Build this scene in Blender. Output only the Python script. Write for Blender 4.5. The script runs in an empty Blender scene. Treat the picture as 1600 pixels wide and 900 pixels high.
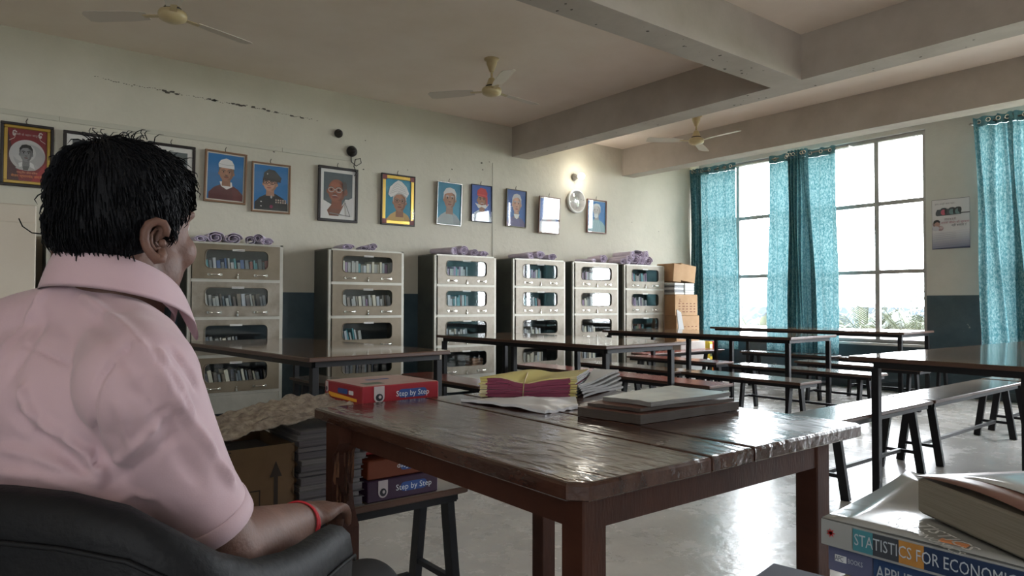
import bpy, bmesh, math, random
import numpy as np
from mathutils import Vector, Matrix, noise
R_ = math.radians
C = bpy.context.scene.collection
SC = bpy.context.scene
rnd = random.Random(7)

# ------------------------------------------------------------------ camera, world, light, exposure
EYE = 1.10
def setup_camera():
    f, pi, ro, ya = 1090.0, R_(1.28), R_(.12), R_(51.9)
    F = Vector((math.cos(ya)*math.cos(pi), math.sin(ya)*math.cos(pi), math.sin(pi)))
    r = Vector((math.sin(ya), -math.cos(ya), 0)); u = r.cross(F)
    c, s = math.cos(ro), math.sin(ro)
    r, u = c*r+s*u, -s*r+c*u
    cd = bpy.data.cameras.new('camera'); co = bpy.data.objects.new('camera', cd); C.objects.link(co)
    cd.sensor_width = 36; cd.lens = f/1600*36; cd.clip_start = .02; cd.clip_end = 300
    m = Matrix(((r.x, u.x, -F.x, 0), (r.y, u.y, -F.y, 0), (r.z, u.z, -F.z, EYE), (0, 0, 0, 1)))
    co.matrix_world = m; SC.camera = co
setup_camera()
w = bpy.data.worlds.new('overcast_sky'); SC.world = w; w.use_nodes = True
w.node_tree.nodes['Background'].inputs[0].default_value = (.90, .95, 1.0, 1)
w.node_tree.nodes['Background'].inputs[1].default_value = 28
SC.view_settings.view_transform = 'Standard'; SC.view_settings.look = 'None'
SC.view_settings.gamma = 1; SC.view_settings.exposure = 0.0
try: SC.view_settings.use_curve_mapping = False
except Exception: pass
SC.cycles.max_bounces = 10; SC.cycles.diffuse_bounces = 8; SC.cycles.glossy_bounces = 4
SC.cycles.transparent_max_bounces = 12; SC.cycles.transmission_bounces = 4
SC.cycles.sample_clamp_indirect = 8; SC.cycles.caustics_reflective = False; SC.cycles.caustics_refractive = False
XW, YL, XB, YR, ZC = 9.30, 6.97, -3.2, -4.2, 3.35     # window wall, bookcase wall, back wall, right wall, ceiling
def portal(loc, rot, sx, sy):
    l = bpy.data.lights.new('window_portal', 'AREA'); l.shape = 'RECTANGLE'; l.size = sx; l.size_y = sy
    l.cycles.is_portal = True
    o = bpy.data.objects.new('window_portal', l); o.location = loc; o.rotation_euler = rot; C.objects.link(o)
WIN1 = (3.60, 6.92); WIN2 = (-2.6, 3.02); WZ = (.60, 3.27)
SIDEWIN = [(-3.0, -1.9)]
for a, b in (WIN1, WIN2): portal((XW+.16, (a+b)/2, (WZ[0]+WZ[1])/2), (0, R_(90), 0), WZ[1]-WZ[0], b-a)
for a, b in SIDEWIN: portal(((a+b)/2, YR-.16, 1.9), (R_(90), 0, 0), b-a, 2.4)

# ------------------------------------------------------------------ materials
MATS = {}
def _n(nt, t, **k):
    n = nt.nodes.new(t)
    for a, b in k.items():
        if a.startswith('_'): setattr(n, a[1:], b)
        else: n.inputs[a.replace('__', ' ')].default_value = b
    return n
def mat(name, col, rough=.6, metal=0, col2=None, scale=6, detail=5, stretch=(1, 1, 1), bump=0, bscale=None, rvar=0, spec=.5,
        trans=0, coat=0, emit=None, sheen=0, contrast=(.35, .65), bstretch=None, gen=False):
    if name in MATS: return MATS[name]
    m = bpy.data.materials.new(name); m.use_nodes = True; nt = m.node_tree; L = nt.links
    b = nt.nodes['Principled BSDF']
    b.inputs['Base Color'].default_value = (*col, 1); b.inputs['Roughness'].default_value = rough
    b.inputs['Metallic'].default_value = metal; b.inputs['Specular IOR Level'].default_value = spec
    if coat: b.inputs['Coat Weight'].default_value = coat; b.inputs['Coat Roughness'].default_value = .12
    if sheen: b.inputs['Sheen Weight'].default_value = sheen
    if trans: b.inputs['Transmission Weight'].default_value = trans
    if emit: b.inputs['Emission Color'].default_value = (*emit[0], 1); b.inputs['Emission Strength'].default_value = emit[1]
    if col2 or bump or rvar:
        tc = _n(nt, 'ShaderNodeTexCoord'); mp = _n(nt, 'ShaderNodeMapping'); mp.inputs['Scale'].default_value = stretch
        L.new(tc.outputs['Object'], mp.inputs[0])
        nz = _n(nt, 'ShaderNodeTexNoise', Scale=scale, Detail=detail, Roughness=.6); L.new(mp.outputs[0], nz.inputs['Vector'])
        if col2:
            cr = _n(nt, 'ShaderNodeValToRGB'); e = cr.color_ramp.elements
            e[0].position, e[1].position = contrast; e[0].color = (*col, 1); e[1].color = (*col2, 1)
            L.new(nz.outputs['Fac'], cr.inputs[0]); L.new(cr.outputs[0], b.inputs['Base Color'])
        if rvar:
            mr = _n(nt, 'ShaderNodeMapRange'); mr.inputs[1].default_value = .3; mr.inputs[2].default_value = .7
            mr.inputs[3].default_value = max(0, rough-rvar); mr.inputs[4].default_value = min(1, rough+rvar)
            L.new(nz.outputs['Fac'], mr.inputs[0]); L.new(mr.outputs[0], b.inputs['Roughness'])
        if bump:
            mp2 = _n(nt, 'ShaderNodeMapping'); mp2.inputs['Scale'].default_value = bstretch or stretch; L.new(tc.outputs['Object'], mp2.inputs[0])
            nb = _n(nt, 'ShaderNodeTexNoise', Scale=bscale or scale*4, Detail=4.0); L.new(mp2.outputs[0], nb.inputs['Vector'])
            bp = _n(nt, 'ShaderNodeBump', Strength=bump, Distance=.01); L.new(nb.outputs['Fac'], bp.inputs['Height'])
            L.new(bp.outputs[0], b.inputs['Normal'])
    MATS[name] = m; return m
def wall_mat(name, upper, upper2, dado_z=1.21, dado=(.035, .062, .078), dado2=(.05, .082, .10), wear=.0):
    m = bpy.data.materials.new(name); m.use_nodes = True; nt = m.node_tree; L = nt.links; b = nt.nodes['Principled BSDF']
    tc = _n(nt, 'ShaderNodeTexCoord'); sp = _n(nt, 'ShaderNodeSeparateXYZ'); L.new(tc.outputs['Object'], sp.inputs[0])
    nz = _n(nt, 'ShaderNodeTexNoise', Scale=1.1, Detail=7.0, Roughness=.65); L.new(tc.outputs['Object'], nz.inputs['Vector'])
    cr = _n(nt, 'ShaderNodeValToRGB'); cr.color_ramp.elements[0].position = .35; cr.color_ramp.elements[1].position = .65
    cr.color_ramp.elements[0].color = (*upper2, 1); cr.color_ramp.elements[1].color = (*upper, 1); L.new(nz.outputs['Fac'], cr.inputs[0])
    n2 = _n(nt, 'ShaderNodeTexNoise', Scale=2.6, Detail=8.0, Roughness=.7); L.new(tc.outputs['Object'], n2.inputs['Vector'])
    c2 = _n(nt, 'ShaderNodeValToRGB'); e = c2.color_ramp.elements
    e[0].position = .40; e[1].position = .60; e[0].color = (*dado, 1); e[1].color = (*dado2, 1)
    if wear:
        x = e.new(.645); x.color = (*dado2, 1); y = e.new(.68); y.color = (.30, .31, .30, 1)
    L.new(n2.outputs['Fac'], c2.inputs[0])
    gt = _n(nt, 'ShaderNodeMath', _operation='GREATER_THAN'); gt.inputs[1].default_value = dado_z; L.new(sp.outputs['Z'], gt.inputs[0])
    mx = _n(nt, 'ShaderNodeMix', _data_type='RGBA'); L.new(gt.outputs[0], mx.inputs[0]); L.new(c2.outputs[0], mx.inputs[6]); L.new(cr.outputs[0], mx.inputs[7])
    L.new(mx.outputs[2], b.inputs['Base Color'])
    mr = _n(nt, 'ShaderNodeMapRange'); mr.inputs[3].default_value = .35; mr.inputs[4].default_value = .75; L.new(gt.outputs[0], mr.inputs[0]); L.new(mr.outputs[0], b.inputs['Roughness'])
    nb = _n(nt, 'ShaderNodeTexNoise', Scale=14.0, Detail=8.0); L.new(tc.outputs['Object'], nb.inputs['Vector'])
    bp = _n(nt, 'ShaderNodeBump', Strength=.25, Distance=.02); L.new(nb.outputs['Fac'], bp.inputs['Height']); L.new(bp.outputs[0], b.inputs['Normal'])
    return m
def glass_mat(name, tint=(1, 1, 1), refl=1.0, ior=1.5):
    m = bpy.data.materials.new(name); m.use_nodes = True; nt = m.node_tree; L = nt.links; nt.nodes.clear()
    o = _n(nt, 'ShaderNodeOutputMaterial'); mx = _n(nt, 'ShaderNodeMixShader'); t = _n(nt, 'ShaderNodeBsdfTransparent'); g = _n(nt, 'ShaderNodeBsdfGlossy', Roughness=.03)
    t.inputs[0].default_value = (*tint, 1); g.inputs[0].default_value = (refl, refl, refl, 1)
    lw = _n(nt, 'ShaderNodeLayerWeight', Blend=.5); pw = _n(nt, 'ShaderNodeMath', _operation='POWER'); pw.inputs[1].default_value = 4.0; L.new(lw.outputs['Facing'], pw.inputs[0])
    f0 = ((ior-1)/(ior+1))**2; ma = _n(nt, 'ShaderNodeMath', _operation='MULTIPLY_ADD'); ma.inputs[1].default_value = 1-f0; ma.inputs[2].default_value = f0
    L.new(pw.outputs[0], ma.inputs[0]); L.new(ma.outputs[0], mx.inputs[0]); L.new(t.outputs[0], mx.inputs[1]); L.new(g.outputs[0], mx.inputs[2]); L.new(mx.outputs[0], o.inputs[0])
    MATS[name] = m; return m
def curtain_mat(name, c1, c2, tl):
    m = bpy.data.materials.new(name); m.use_nodes = True; nt = m.node_tree; L = nt.links; nt.nodes.clear()
    o = _n(nt, 'ShaderNodeOutputMaterial'); tc = _n(nt, 'ShaderNodeTexCoord')
    mp = _n(nt, 'ShaderNodeMapping'); mp.inputs['Scale'].default_value = (1.5, 1.5, .95); L.new(tc.outputs['Object'], mp.inputs[0])
    nz = _n(nt, 'ShaderNodeTexNoise', Scale=34.0, Detail=7.0, Roughness=.8); L.new(mp.outputs[0], nz.inputs['Vector'])
    cr = _n(nt, 'ShaderNodeValToRGB'); cr.color_ramp.elements[0].position = .44; cr.color_ramp.elements[1].position = .60
    cr.color_ramp.elements[0].color = (*c1, 1); cr.color_ramp.elements[1].color = (*c2, 1); L.new(nz.outputs['Fac'], cr.inputs[0])
    d = _n(nt, 'ShaderNodeBsdfDiffuse'); t = _n(nt, 'ShaderNodeBsdfTranslucent'); mx = _n(nt, 'ShaderNodeMixShader'); mx.inputs[0].default_value = tl
    L.new(cr.outputs[0], d.inputs[0]); L.new(cr.outputs[0], t.inputs[0]); L.new(d.outputs[0], mx.inputs[1]); L.new(t.outputs[0], mx.inputs[2]); L.new(mx.outputs[0], o.inputs[0])
    MATS[name] = m; return m
M_wall = wall_mat('bookcase_wall_paint', (.60, .565, .475), (.53, .50, .415))
M_wallw = wall_mat('window_wall_paint', (.44, .445, .415), (.38, .385, .36), wear=.75)
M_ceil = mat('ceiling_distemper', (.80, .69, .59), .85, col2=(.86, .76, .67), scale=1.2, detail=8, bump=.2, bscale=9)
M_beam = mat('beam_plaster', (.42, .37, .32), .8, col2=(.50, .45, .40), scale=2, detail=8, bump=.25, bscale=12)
M_floor = None
def floor_mat():
    m = bpy.data.materials.new('polished_cement'); m.use_nodes = True; nt = m.node_tree; L = nt.links; b = nt.nodes['Principled BSDF']
    tc = _n(nt, 'ShaderNodeTexCoord')
    nz = _n(nt, 'ShaderNodeTexNoise', Scale=1.3, Detail=9.0, Roughness=.7); L.new(tc.outputs['Object'], nz.inputs['Vector'])
    cr = _n(nt, 'ShaderNodeValToRGB'); e = cr.color_ramp.elements; e[0].position = .3; e[1].position = .7
    e[0].color = (.42, .40, .37, 1); e[1].color = (.56, .54, .51, 1); L.new(nz.outputs['Fac'], cr.inputs[0]); L.new(cr.outputs[0], b.inputs['Base Color'])
    n2 = _n(nt, 'ShaderNodeTexNoise', Scale=3.0, Detail=8.0, Roughness=.7); L.new(tc.outputs['Object'], n2.inputs['Vector'])
    mr = _n(nt, 'ShaderNodeMapRange'); mr.inputs[1].default_value = .3; mr.inputs[2].default_value = .7; mr.inputs[3].default_value = .16; mr.inputs[4].default_value = .36
    L.new(n2.outputs['Fac'], mr.inputs[0]); L.new(mr.outputs[0], b.inputs['Roughness'])
    n3 = _n(nt, 'ShaderNodeTexNoise', Scale=22.0, Detail=5.0); L.new(tc.outputs['Object'], n3.inputs['Vector'])
    bp = _n(nt, 'ShaderNodeBump', Strength=.22, Distance=.006); L.new(n3.outputs['Fac'], bp.inputs['Height']); L.new(bp.outputs[0], b.inputs['Normal'])
    b.inputs['Specular IOR Level'].default_value = .6
    return m
M_floor = floor_mat()
M_frame = mat('window_frame_paint', (.26, .255, .245), .5, col2=(.32, .31, .30), scale=8)
M_sill = mat('pale_sill', (.62, .62, .60), .5)
M_glass = glass_mat('pane_glass')
M_cglass = glass_mat('bookcase_glass', (.96, .98, .98), 1.0, 1.6)
M_pglass = glass_mat('picture_glass', (1, 1, 1), 1, 1.45)
M_cur = curtain_mat('teal_printed_cloth', (.04, .125, .145), (.19, .29, .30), .34)
M_curd = curtain_mat('teal_gathered_cloth', (.035, .11, .13), (.13, .23, .24), .30)
M_head = mat('curtain_heading', (.06, .17, .21), .9, col2=(.09, .22, .26), scale=30)
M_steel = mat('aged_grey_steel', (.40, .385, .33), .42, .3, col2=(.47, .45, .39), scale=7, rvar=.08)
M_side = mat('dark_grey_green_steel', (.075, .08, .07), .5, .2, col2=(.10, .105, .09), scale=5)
M_doorp = mat('khaki_painted_steel', (.17, .135, .09), .42, .25, col2=(.22, .18, .125), scale=5, detail=7, rvar=.1)
M_doorg = mat('worn_grey_steel', (.20, .168, .125), .40, .3, col2=(.31, .275, .225), scale=6, detail=8, rvar=.1)
M_chrome = mat('chrome', (.8, .78, .72), .2, 1)
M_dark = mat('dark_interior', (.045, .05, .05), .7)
M_label = mat('paper_label', (.8, .8, .78), .7)
M_blackm = mat('black_painted_metal', (.009, .009, .011), .5, .0, spec=.3)
M_lamin = mat('brown_laminate', (.14, .09, .058), .07, col2=(.165, .108, .07), scale=3, stretch=(6, .5, 1), spec=.6)
M_edge = mat('brown_table_edge', (.085, .042, .028), .4)
M_benchg = mat('grey_brown_laminate', (.16, .13, .105), .16, col2=(.20, .165, .135), scale=4, spec=.6)
M_benchr = mat('dull_red_laminate', (.28, .07, .055), .2, col2=(.34, .09, .07), scale=4, spec=.6)
M_black = mat('black_leatherette', (.005, .005, .006), .6, spec=.22, bump=.15, bscale=90, scale=20)
M_paper = mat('book_pages', (.34, .31, .265), .8, col2=(.26, .24, .20), scale=60, stretch=(.2, .2, 12))
M_wpaper = mat('white_paper', (.75, .76, .76), .7)

# ------------------------------------------------------------------ mesh helpers
class MB:
    def __init__(s): s.v = []; s.f = []; s.m = []; s.mats = []; s.smooth = []
    def mi(s, m):
        if m not in s.mats: s.mats.append(m)
        return s.mats.index(m)
    def add(s, vs, fs, m, smooth=False, T=None):
        o = len(s.v); i = s.mi(m)
        s.v += [tuple(T @ Vector(v)) for v in vs] if T else [tuple(v) for v in vs]
        for f in fs: s.f.append([o+k for k in f]); s.m.append(i); s.smooth.append(smooth)
        return s
    def box(s, x0, x1, y0, y1, z0, z1, m, T=None, bev=0):
        if bev:
            b = bev; vs = []; 
            for (z, q) in ((z0, b), (z0+b, 0), (z1-b, 0), (z1, b)):
                x0_, x1_, y0_, y1_ = x0+q, x1-q, y0+q, y1-q
                c = b
                vs += [(x0_+c, y0_, z), (x1_-c, y0_, z), (x1_, y0_+c, z), (x1_, y1_-c, z), (x1_-c, y1_, z), (x0_+c, y1_, z), (x0_, y1_-c, z), (x0_, y0_+c, z)]
            fs = [[7-i for i in range(8)], [24+i for i in range(8)]]
            for k in range(3):
                for i in range(8): j = (i+1) % 8; fs.append([k*8+i, k*8+j, k*8+8+j, k*8+8+i])
            return s.add(vs, fs, m, False, T)
        vs = [(x0, y0, z0), (x1, y0, z0), (x1, y1, z0), (x0, y1, z0), (x0, y0, z1), (x1, y0, z1), (x1, y1, z1), (x0, y1, z1)]
        return s.add(vs, [[3, 2, 1, 0], [4, 5, 6, 7], [0, 1, 5, 4], [1, 2, 6, 5], [2, 3, 7, 6], [3, 0, 4, 7]], m, False, T)
    def prism(s, pts, z0, z1, m, T=None, smooth=False):
        n = len(pts); vs = [(x, y, z0) for x, y in pts]+[(x, y, z1) for x, y in pts]
        fs = [[n-1-i for i in range(n)], [n+i for i in range(n)]]+[[i, (i+1) % n, n+(i+1) % n, n+i] for i in range(n)]
        return s.add(vs, fs, m, smooth, T)
    def bar(s, a, b, w, h, m, up=(0, 0, 1)):
        a, b = Vector(a), Vector(b); d = (b-a); L = d.length; d.normalize(); u = Vector(up)
        if abs(d.dot(u)) > .95: u = Vector((0, 1, 0))
        x = d.cross(u).normalized(); u = x.cross(d)
        T = Matrix(((x.x, u.x, d.x, a.x), (x.y, u.y, d.y, a.y), (x.z, u.z, d.z, a.z), (0, 0, 0, 1)))
        return s.box(-w/2, w/2, -h/2, h/2, 0, L, m, T)
    def tube(s, pts, r, m, n=8, cap=True, smooth=True):
        pts = [Vector(p) for p in pts]; rs = r if isinstance(r, (list, tuple)) else [r]*len(pts)
        vs = []; up = Vector((0, 0, 1)); px = None
        for i, p in enumerate(pts):
            d = (pts[min(i+1, len(pts)-1)]-pts[max(i-1, 0)]).normalized()
            if px is None:
                ref = up if abs(d.z) < .9 else Vector((1, 0, 0)); px = d.cross(ref).normalized()
            else: px = (px-d*px.dot(d)).normalized()
            py = d.cross(px)
            for k in range(n): a = 2*math.pi*k/n; vs.append(p+(px*math.cos(a)+py*math.sin(a))*rs[i])
        fs = []
        for i in range(len(pts)-1):
            for k in range(n): j = (k+1) % n; fs.append([i*n+k, i*n+j, (i+1)*n+j, (i+1)*n+k])
        if cap: fs.append([n-1-k for k in range(n)]); fs.append([(len(pts)-1)*n+k for k in range(n)])
        return s.add(vs, fs, m, smooth)
    def lathe(s, prof, m, c=(0, 0, 0), n=24, T=None, smooth=True):
        vs = []; fs = []
        for r, z in prof:
            for k in range(n): a = 2*math.pi*k/n; vs.append((c[0]+r*math.cos(a), c[1]+r*math.sin(a), c[2]+z))
        for i in range(len(prof)-1):
            for k in range(n): j = (k+1) % n; fs.append([i*n+k, i*n+j, (i+1)*n+j, (i+1)*n+k])
        fs.append([n-1-k for k in range(n)]); fs.append([(len(prof)-1)*n+k for k in range(n)])
        return s.add(vs, fs, m, smooth, T)
    def grid(s, P, m, smooth=True, two=0):
        """P: rows of points"""
        R, K = len(P), len(P[0]); vs = [p for row in P for p in row]
        fs = [[i*K+j, i*K+j+1, (i+1)*K+j+1, (i+1)*K+j] for i in range(R-1) for j in range(K-1)]
        return s.add(vs, fs, m, smooth)
    def ellip(s, c, r, m, n=16, k=10, T=None):
        vs = []; fs = []
        for i in range(k+1):
            t = math.pi*i/k
            for j in range(n):
                a = 2*math.pi*j/n; vs.append((c[0]+r[0]*math.sin(t)*math.cos(a), c[1]+r[1]*math.sin(t)*math.sin(a), c[2]+r[2]*math.cos(t)))
        for i in range(k):
            for j in range(n): q = (j+1) % n; fs.append([i*n+j, (i+1)*n+j, (i+1)*n+q, i*n+q])
        return s.add(vs, fs, m, True, T)
    def mesh(s, name):
        me = bpy.data.meshes.new(name); me.from_pydata(s.v, [], s.f)
        for m in s.mats: me.materials.append(m)
        me.polygons.foreach_set('material_index', s.m); me.polygons.foreach_set('use_smooth', s.smooth)
        me.update(); return me
    def obj(s, name, parent=None, **k):
        return link(name, s.mesh(name), parent, **k)
def tag(o, label=None, cat=None, group=None, kind=None):
    if label: o['label'] = label
    if cat: o['category'] = cat
    if group: o['group'] = group
    if kind: o['kind'] = kind
    return o
def link(name, me, parent=None, label=None, cat=None, group=None, kind=None, loc=None, rot=None):
    o = bpy.data.objects.new(name, me); C.objects.link(o)
    if parent: o.parent = parent
    if loc: o.location = loc
    if rot: o.rotation_euler = rot
    return tag(o, label, cat, group, kind)
def thing(name, label, cat, loc=(0, 0, 0), rz=0, group=None):
    o = bpy.data.objects.new(name, None); C.objects.link(o); o.location = loc; o.rotation_euler = (0, 0, rz); o.empty_display_size = .1
    return tag(o, label, cat, group)
def copy_tree(root, loc, rz, label, group=None, swap=None):
    r = root.copy(); C.objects.link(r); r.location = loc; r.rotation_euler = (0, 0, rz); r['label'] = label
    if group: r['group'] = group
    def rec(a, b):
        for ch in list(a.children):
            c = ch.copy(); C.objects.link(c); c.parent = b; rec(ch, c)
    rec(root, r); return r
def struct(name, mb, parent=None): return mb.obj(name, parent, kind='structure')
def text_mb(mb, body, size, m, T, align='CENTER', ext=0.0, font=None):
    cu = bpy.data.curves.new('t', 'FONT'); cu.body = body; cu.size = size; cu.align_x = align; cu.align_y = 'CENTER'; cu.extrude = ext; cu.resolution_u = 2
    o = bpy.data.objects.new('t', cu); C.objects.link(o)
    bpy.context.view_layer.update()
    dg = bpy.context.evaluated_depsgraph_get(); me = bpy.data.meshes.new_from_object(o.evaluated_get(dg))
    mb.add([v.co for v in me.vertices], [list(p.vertices) for p in me.polygons], m, False, T)
    bpy.data.objects.remove(o); bpy.data.curves.remove(cu); bpy.data.meshes.remove(me)
def basis(o, x, y):
    """matrix with local x,y axes along given world directions"""
    x = Vector(x).normalized(); y = Vector(y); y = (y-x*y.dot(x)).normalized(); z = x.cross(y)
    return Matrix(((x.x, y.x, z.x, o[0]), (x.y, y.y, z.y, o[1]), (x.z, y.z, z.z, o[2]), (0, 0, 0, 1)))
def rrect(cx, cy, w, h, r, n=5):
    P = []
    for sx, sy, a0 in ((1, 1, 0), (-1, 1, 90), (-1, -1, 180), (1, -1, 270)):
        for k in range(n+1):
            a = R_(a0+90*k/n); P.append((cx+sx*(w/2-r)+r*math.cos(a), cy+sy*(h/2-r)+r*math.sin(a)))
    return P

# ------------------------------------------------------------------ the room
T_ = .2
struct('floor', MB().box(XB-.2, XW+.2, YR-.2, YL+.2, -.15, 0, M_floor))
struct('ceiling', MB().box(XB-.2, XW+.2, YR-.2, YL+.2, ZC, ZC+.15, M_ceil))
wl = struct('wall_left', MB().box(XB-.2, XW+.2, YL, YL+.2, 0, ZC, M_wall))
struct('wall_back', MB().box(XB-.2, XB, YR-.2, YL, 0, ZC, M_wall))
b = MB()
ys = [YR-.2, WIN2[0], WIN2[1], WIN1[0], WIN1[1], YL]
for i in (0, 2, 4): b.box(XW, XW+T_, ys[i], ys[i+1], 0, ZC, M_wallw)
for a, c in (WIN1, WIN2): b.box(XW, XW+T_, a, c, 0, WZ[0], M_wallw); b.box(XW, XW+T_, a, c, WZ[1], ZC, M_wallw)
struct('wall_front', b)
b = MB(); xs = [XB, SIDEWIN[0][0], SIDEWIN[0][1], XW]
for i in (0, 2): b.box(xs[i], xs[i+1], YR-T_, YR, 0, ZC, M_wallw)
for a, c in SIDEWIN: b.box(a, c, YR-T_, YR, 0, .7, M_wallw); b.box(a, c, YR-T_, YR, 3.1, ZC, M_wallw)
struct('wall_right', b)
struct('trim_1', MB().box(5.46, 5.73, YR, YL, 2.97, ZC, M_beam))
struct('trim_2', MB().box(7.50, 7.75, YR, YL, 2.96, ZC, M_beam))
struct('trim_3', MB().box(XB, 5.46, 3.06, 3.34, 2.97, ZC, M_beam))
struct('baseboard_left', MB().box(XB, XW, YL-.012, YL, 0, .10, mat('skirting', (.05, .07, .08), .5)))
struct('baseboard_front', MB().box(XW-.012, XW, YR, YL-.012, 0, .10, mat('skirting', (.05, .07, .08), .5)))
# stains, chips and hairline cracks of the plaster: real marks of their own on the wall and beams
M_chip = mat('plaster_chip', (.10, .09, .075), .9)
b = MB()
def wpt(x, z, s, e=None):
    k = 6; off = [rnd.uniform(.5, 1.2) for _ in range(k)]
    b.add([(x+s*(e or 1)*off[i]*math.cos(2*math.pi*i/k), YL-.002, z+s*off[i]*math.sin(2*math.pi*i/k)) for i in range(k)], [list(range(k))], M_chip)
pl = [(.86, 3.07), (1.06, 3.045), (1.31, 3.045), (1.64, 3.035), (1.9, 3.03), (2.17, 3.035), (2.5, 3.02), (2.89, 3.01)]
for (x0, z0), (x1, z1) in zip(pl, pl[1:]):
    n = int((x1-x0)/.02)
    for i in range(n):
        t = i/n
        if rnd.random() < .9: wpt(x0+(x1-x0)*t, z0+(z1-z0)*t+rnd.uniform(-.008, .008), rnd.choice([.0025, .003, .004, .004, .004, .011 if x0 > 1.2 else .004]), 2.5)
for x, z, s in ((2.42, 2.62, .012), (3.42, 2.88, .01), (3.4, 2.56, .014), (3.95, 2.62, .008), (4.55, 2.7, .012), (4.98, 2.83, .02), (5.0, 2.75, .014), (5.1, 2.86, .01), (7.7, 2.3, .01), (8.3, 2.2, .01), (4.1, 2.25, .006), (5.2, 2.02, .006), (.92, 1.95, .006)): wpt(x, z, s*.7, 1.5)
o = b.obj('plaster_crack', wl); o['kind'] = 'stuff'
b = MB()
for i in range(26):
    x = rnd.uniform(2.0, 5.2); y = rnd.uniform(3.09, 3.31); s = rnd.uniform(.004, .014)
    b.add([(x+s*rnd.uniform(.6, 1.4)*math.cos(a), y+s*rnd.uniform(.6, 1.4)*math.sin(a), 2.968) for a in [k*1.047 for k in range(6)]], [[5, 4, 3, 2, 1, 0]], M_chip)
for i in range(26):
    y = rnd.uniform(.5, 6.9); x = rnd.uniform(5.49, 5.70); s = rnd.uniform(.004, .012)
    b.add([(x+s*rnd.uniform(.6, 1.4)*math.cos(a), y+s*rnd.uniform(.6, 1.4)*math.sin(a), 2.968) for a in [k*1.047 for k in range(6)]], [[5, 4, 3, 2, 1, 0]], M_chip)
o = b.obj('plaster_crack', bpy.data.objects['trim_1']); o['kind'] = 'stuff'
# flat wiring casing along the wall
M_cas = mat('painted_casing', (.50, .48, .40), .6)
b = MB(); x = XB
while x < 3.25:
    x1 = min(x+1.9, 3.27); b.box(x+.002, x1, YL-.012, YL, 2.628, 2.672, M_cas, bev=.003); x = x1
tag(b.obj('wiring_casing'), 'long flat painted wiring strip running above the portraits', 'wiring strip')

tag(MB().box(5.15, 5.165, YL-.006, YL, 1.3, 2.85, M_cas).obj('wiring_strip'), 'faint vertical painted strip on the wall above the third and fourth bookcases', 'wiring strip')
# windows
def window(name, y0, y1, vs, zs=(1.52, 2.41)):
    b = MB(); X = XW+.06
    for y in vs: b.box(X, X+.05, y-.028, y+.028, WZ[0], WZ[1], M_frame)
    for z in zs: b.box(X+.005, X+.045, y0, y1, z-.026, z+.026, M_frame)
    b.box(X-.01, X+.06, y0, y1, WZ[1]-.05, WZ[1], M_frame); b.box(X-.01, X+.06, y0, y1, WZ[0], WZ[0]+.05, M_frame)
    w_ = struct(name, b)
    s_ = MB().box(XW-.03, XW+.26, y0-.0, y1+.0, WZ[0]-.03, WZ[0], M_sill).obj('sill', w_)
    zz = [WZ[0]+.05]+list(zs)+[WZ[1]-.05]
    for a, c in zip(vs, vs[1:]):
        for p, q in zip(zz, zz[1:]):
            MB().box(X+.022, X+.026, a+.028, c-.028, p+.026, q-.026, M_glass).obj('pane', w_)
window('window_1', *WIN1, [3.628, 4.217, 4.83, 5.5, 6.30, 6.892])
window('window_2', *WIN2, [-2.572, -1.9, -1.3, -.7, -.1, .5, 1.1, 1.7, 2.3, 2.992])
for i, (a, c) in enumerate(SIDEWIN):
    b = MB(); n = 4
    for k in range(n+1): x = a+(c-a)*k/n; b.box(x-.025, x+.025, YR-.1, YR-.05, .7, 3.1, M_frame)
    for z in (.72, 1.9, 3.08): b.box(a, c, YR-.1, YR-.05, z-.025, z+.025, M_frame)
    struct('window_%d' % (i+3), b)

# outside: terrace, balustrade, palms
M_white = mat('white_plaster', (.55, .55, .53), .8)
b = MB().box(XW+T_, 12.0, -2, 9.5, -.35, -.05, mat('terrace', (.35, .34, .32), .9)); struct('terrace', b)
bal = thing('balustrade', 'white balustrade of short posts beyond the window', 'railing', (10.9, 0, 0))
b = MB().box(-.07, .07, -2, 9.5, .58, .66, M_white); b.obj('rail', bal)
pm = MB().lathe([(.035, -.05), (.05, .05), (.028, .2), (.05, .4), (.03, .58)], M_white, n=8).mesh('baluster')
y = -.5
while y < 8.5:
    o = link('baluster', pm, bal, loc=(0, y, 0)); y += .13
M_palm = mat('palm_leaf', (.022, .030, .014), .7, col2=(.050, .058, .030), scale=5)
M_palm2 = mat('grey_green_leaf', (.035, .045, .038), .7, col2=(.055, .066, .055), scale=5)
def palm(loc, h, n, L, m, label, seed, group):
    q = random.Random(seed); t = thing('palm', label, 'palm', loc, 0, group)
    MB().tube([(0, 0, -3), (0, 0, h)], [.14, .09], mat('palm_stem', (.16, .13, .09), .9), 8).obj('trunk', t)
    b = MB()
    for i in range(n):
        az = q.uniform(0, 6.283); el = q.uniform(.2, 1.35); l = L*q.uniform(.7, 1.1); P = []
        for k in range(9):
            s = k/8*l; P.append(Vector((math.cos(az)*s*math.cos(el), math.sin(az)*s*math.cos(el), h+s*math.sin(el)-.34*s*s/L)))
        b.tube(P, [.018*(1-.09*k) for k in range(9)], m, 4, smooth=False)
        side = Vector((-math.sin(az), math.cos(az), 0))
        for k in range(2, 26):
            s = k/26; j = min(7, int(s*8)); p = P[j].lerp(P[j+1], s*8-j); d = (P[j+1]-P[j]).normalized()
            for sg in (-1, 1):
                e = (d*.9+side*sg*.75+Vector((0, 0, -.25))).normalized(); ll = .28*L*(1-abs(s-.4))*q.uniform(.8, 1.1); wv = d.cross(side).cross(e).normalized()*.005+d*.006
                b.add([p-wv, p+wv, p+e*ll*.6+wv*.8, p+e*ll, p+e*ll*.6-wv*.8], [[0, 1, 2, 3, 4]], m)
    b.obj('fronds', t)
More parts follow.
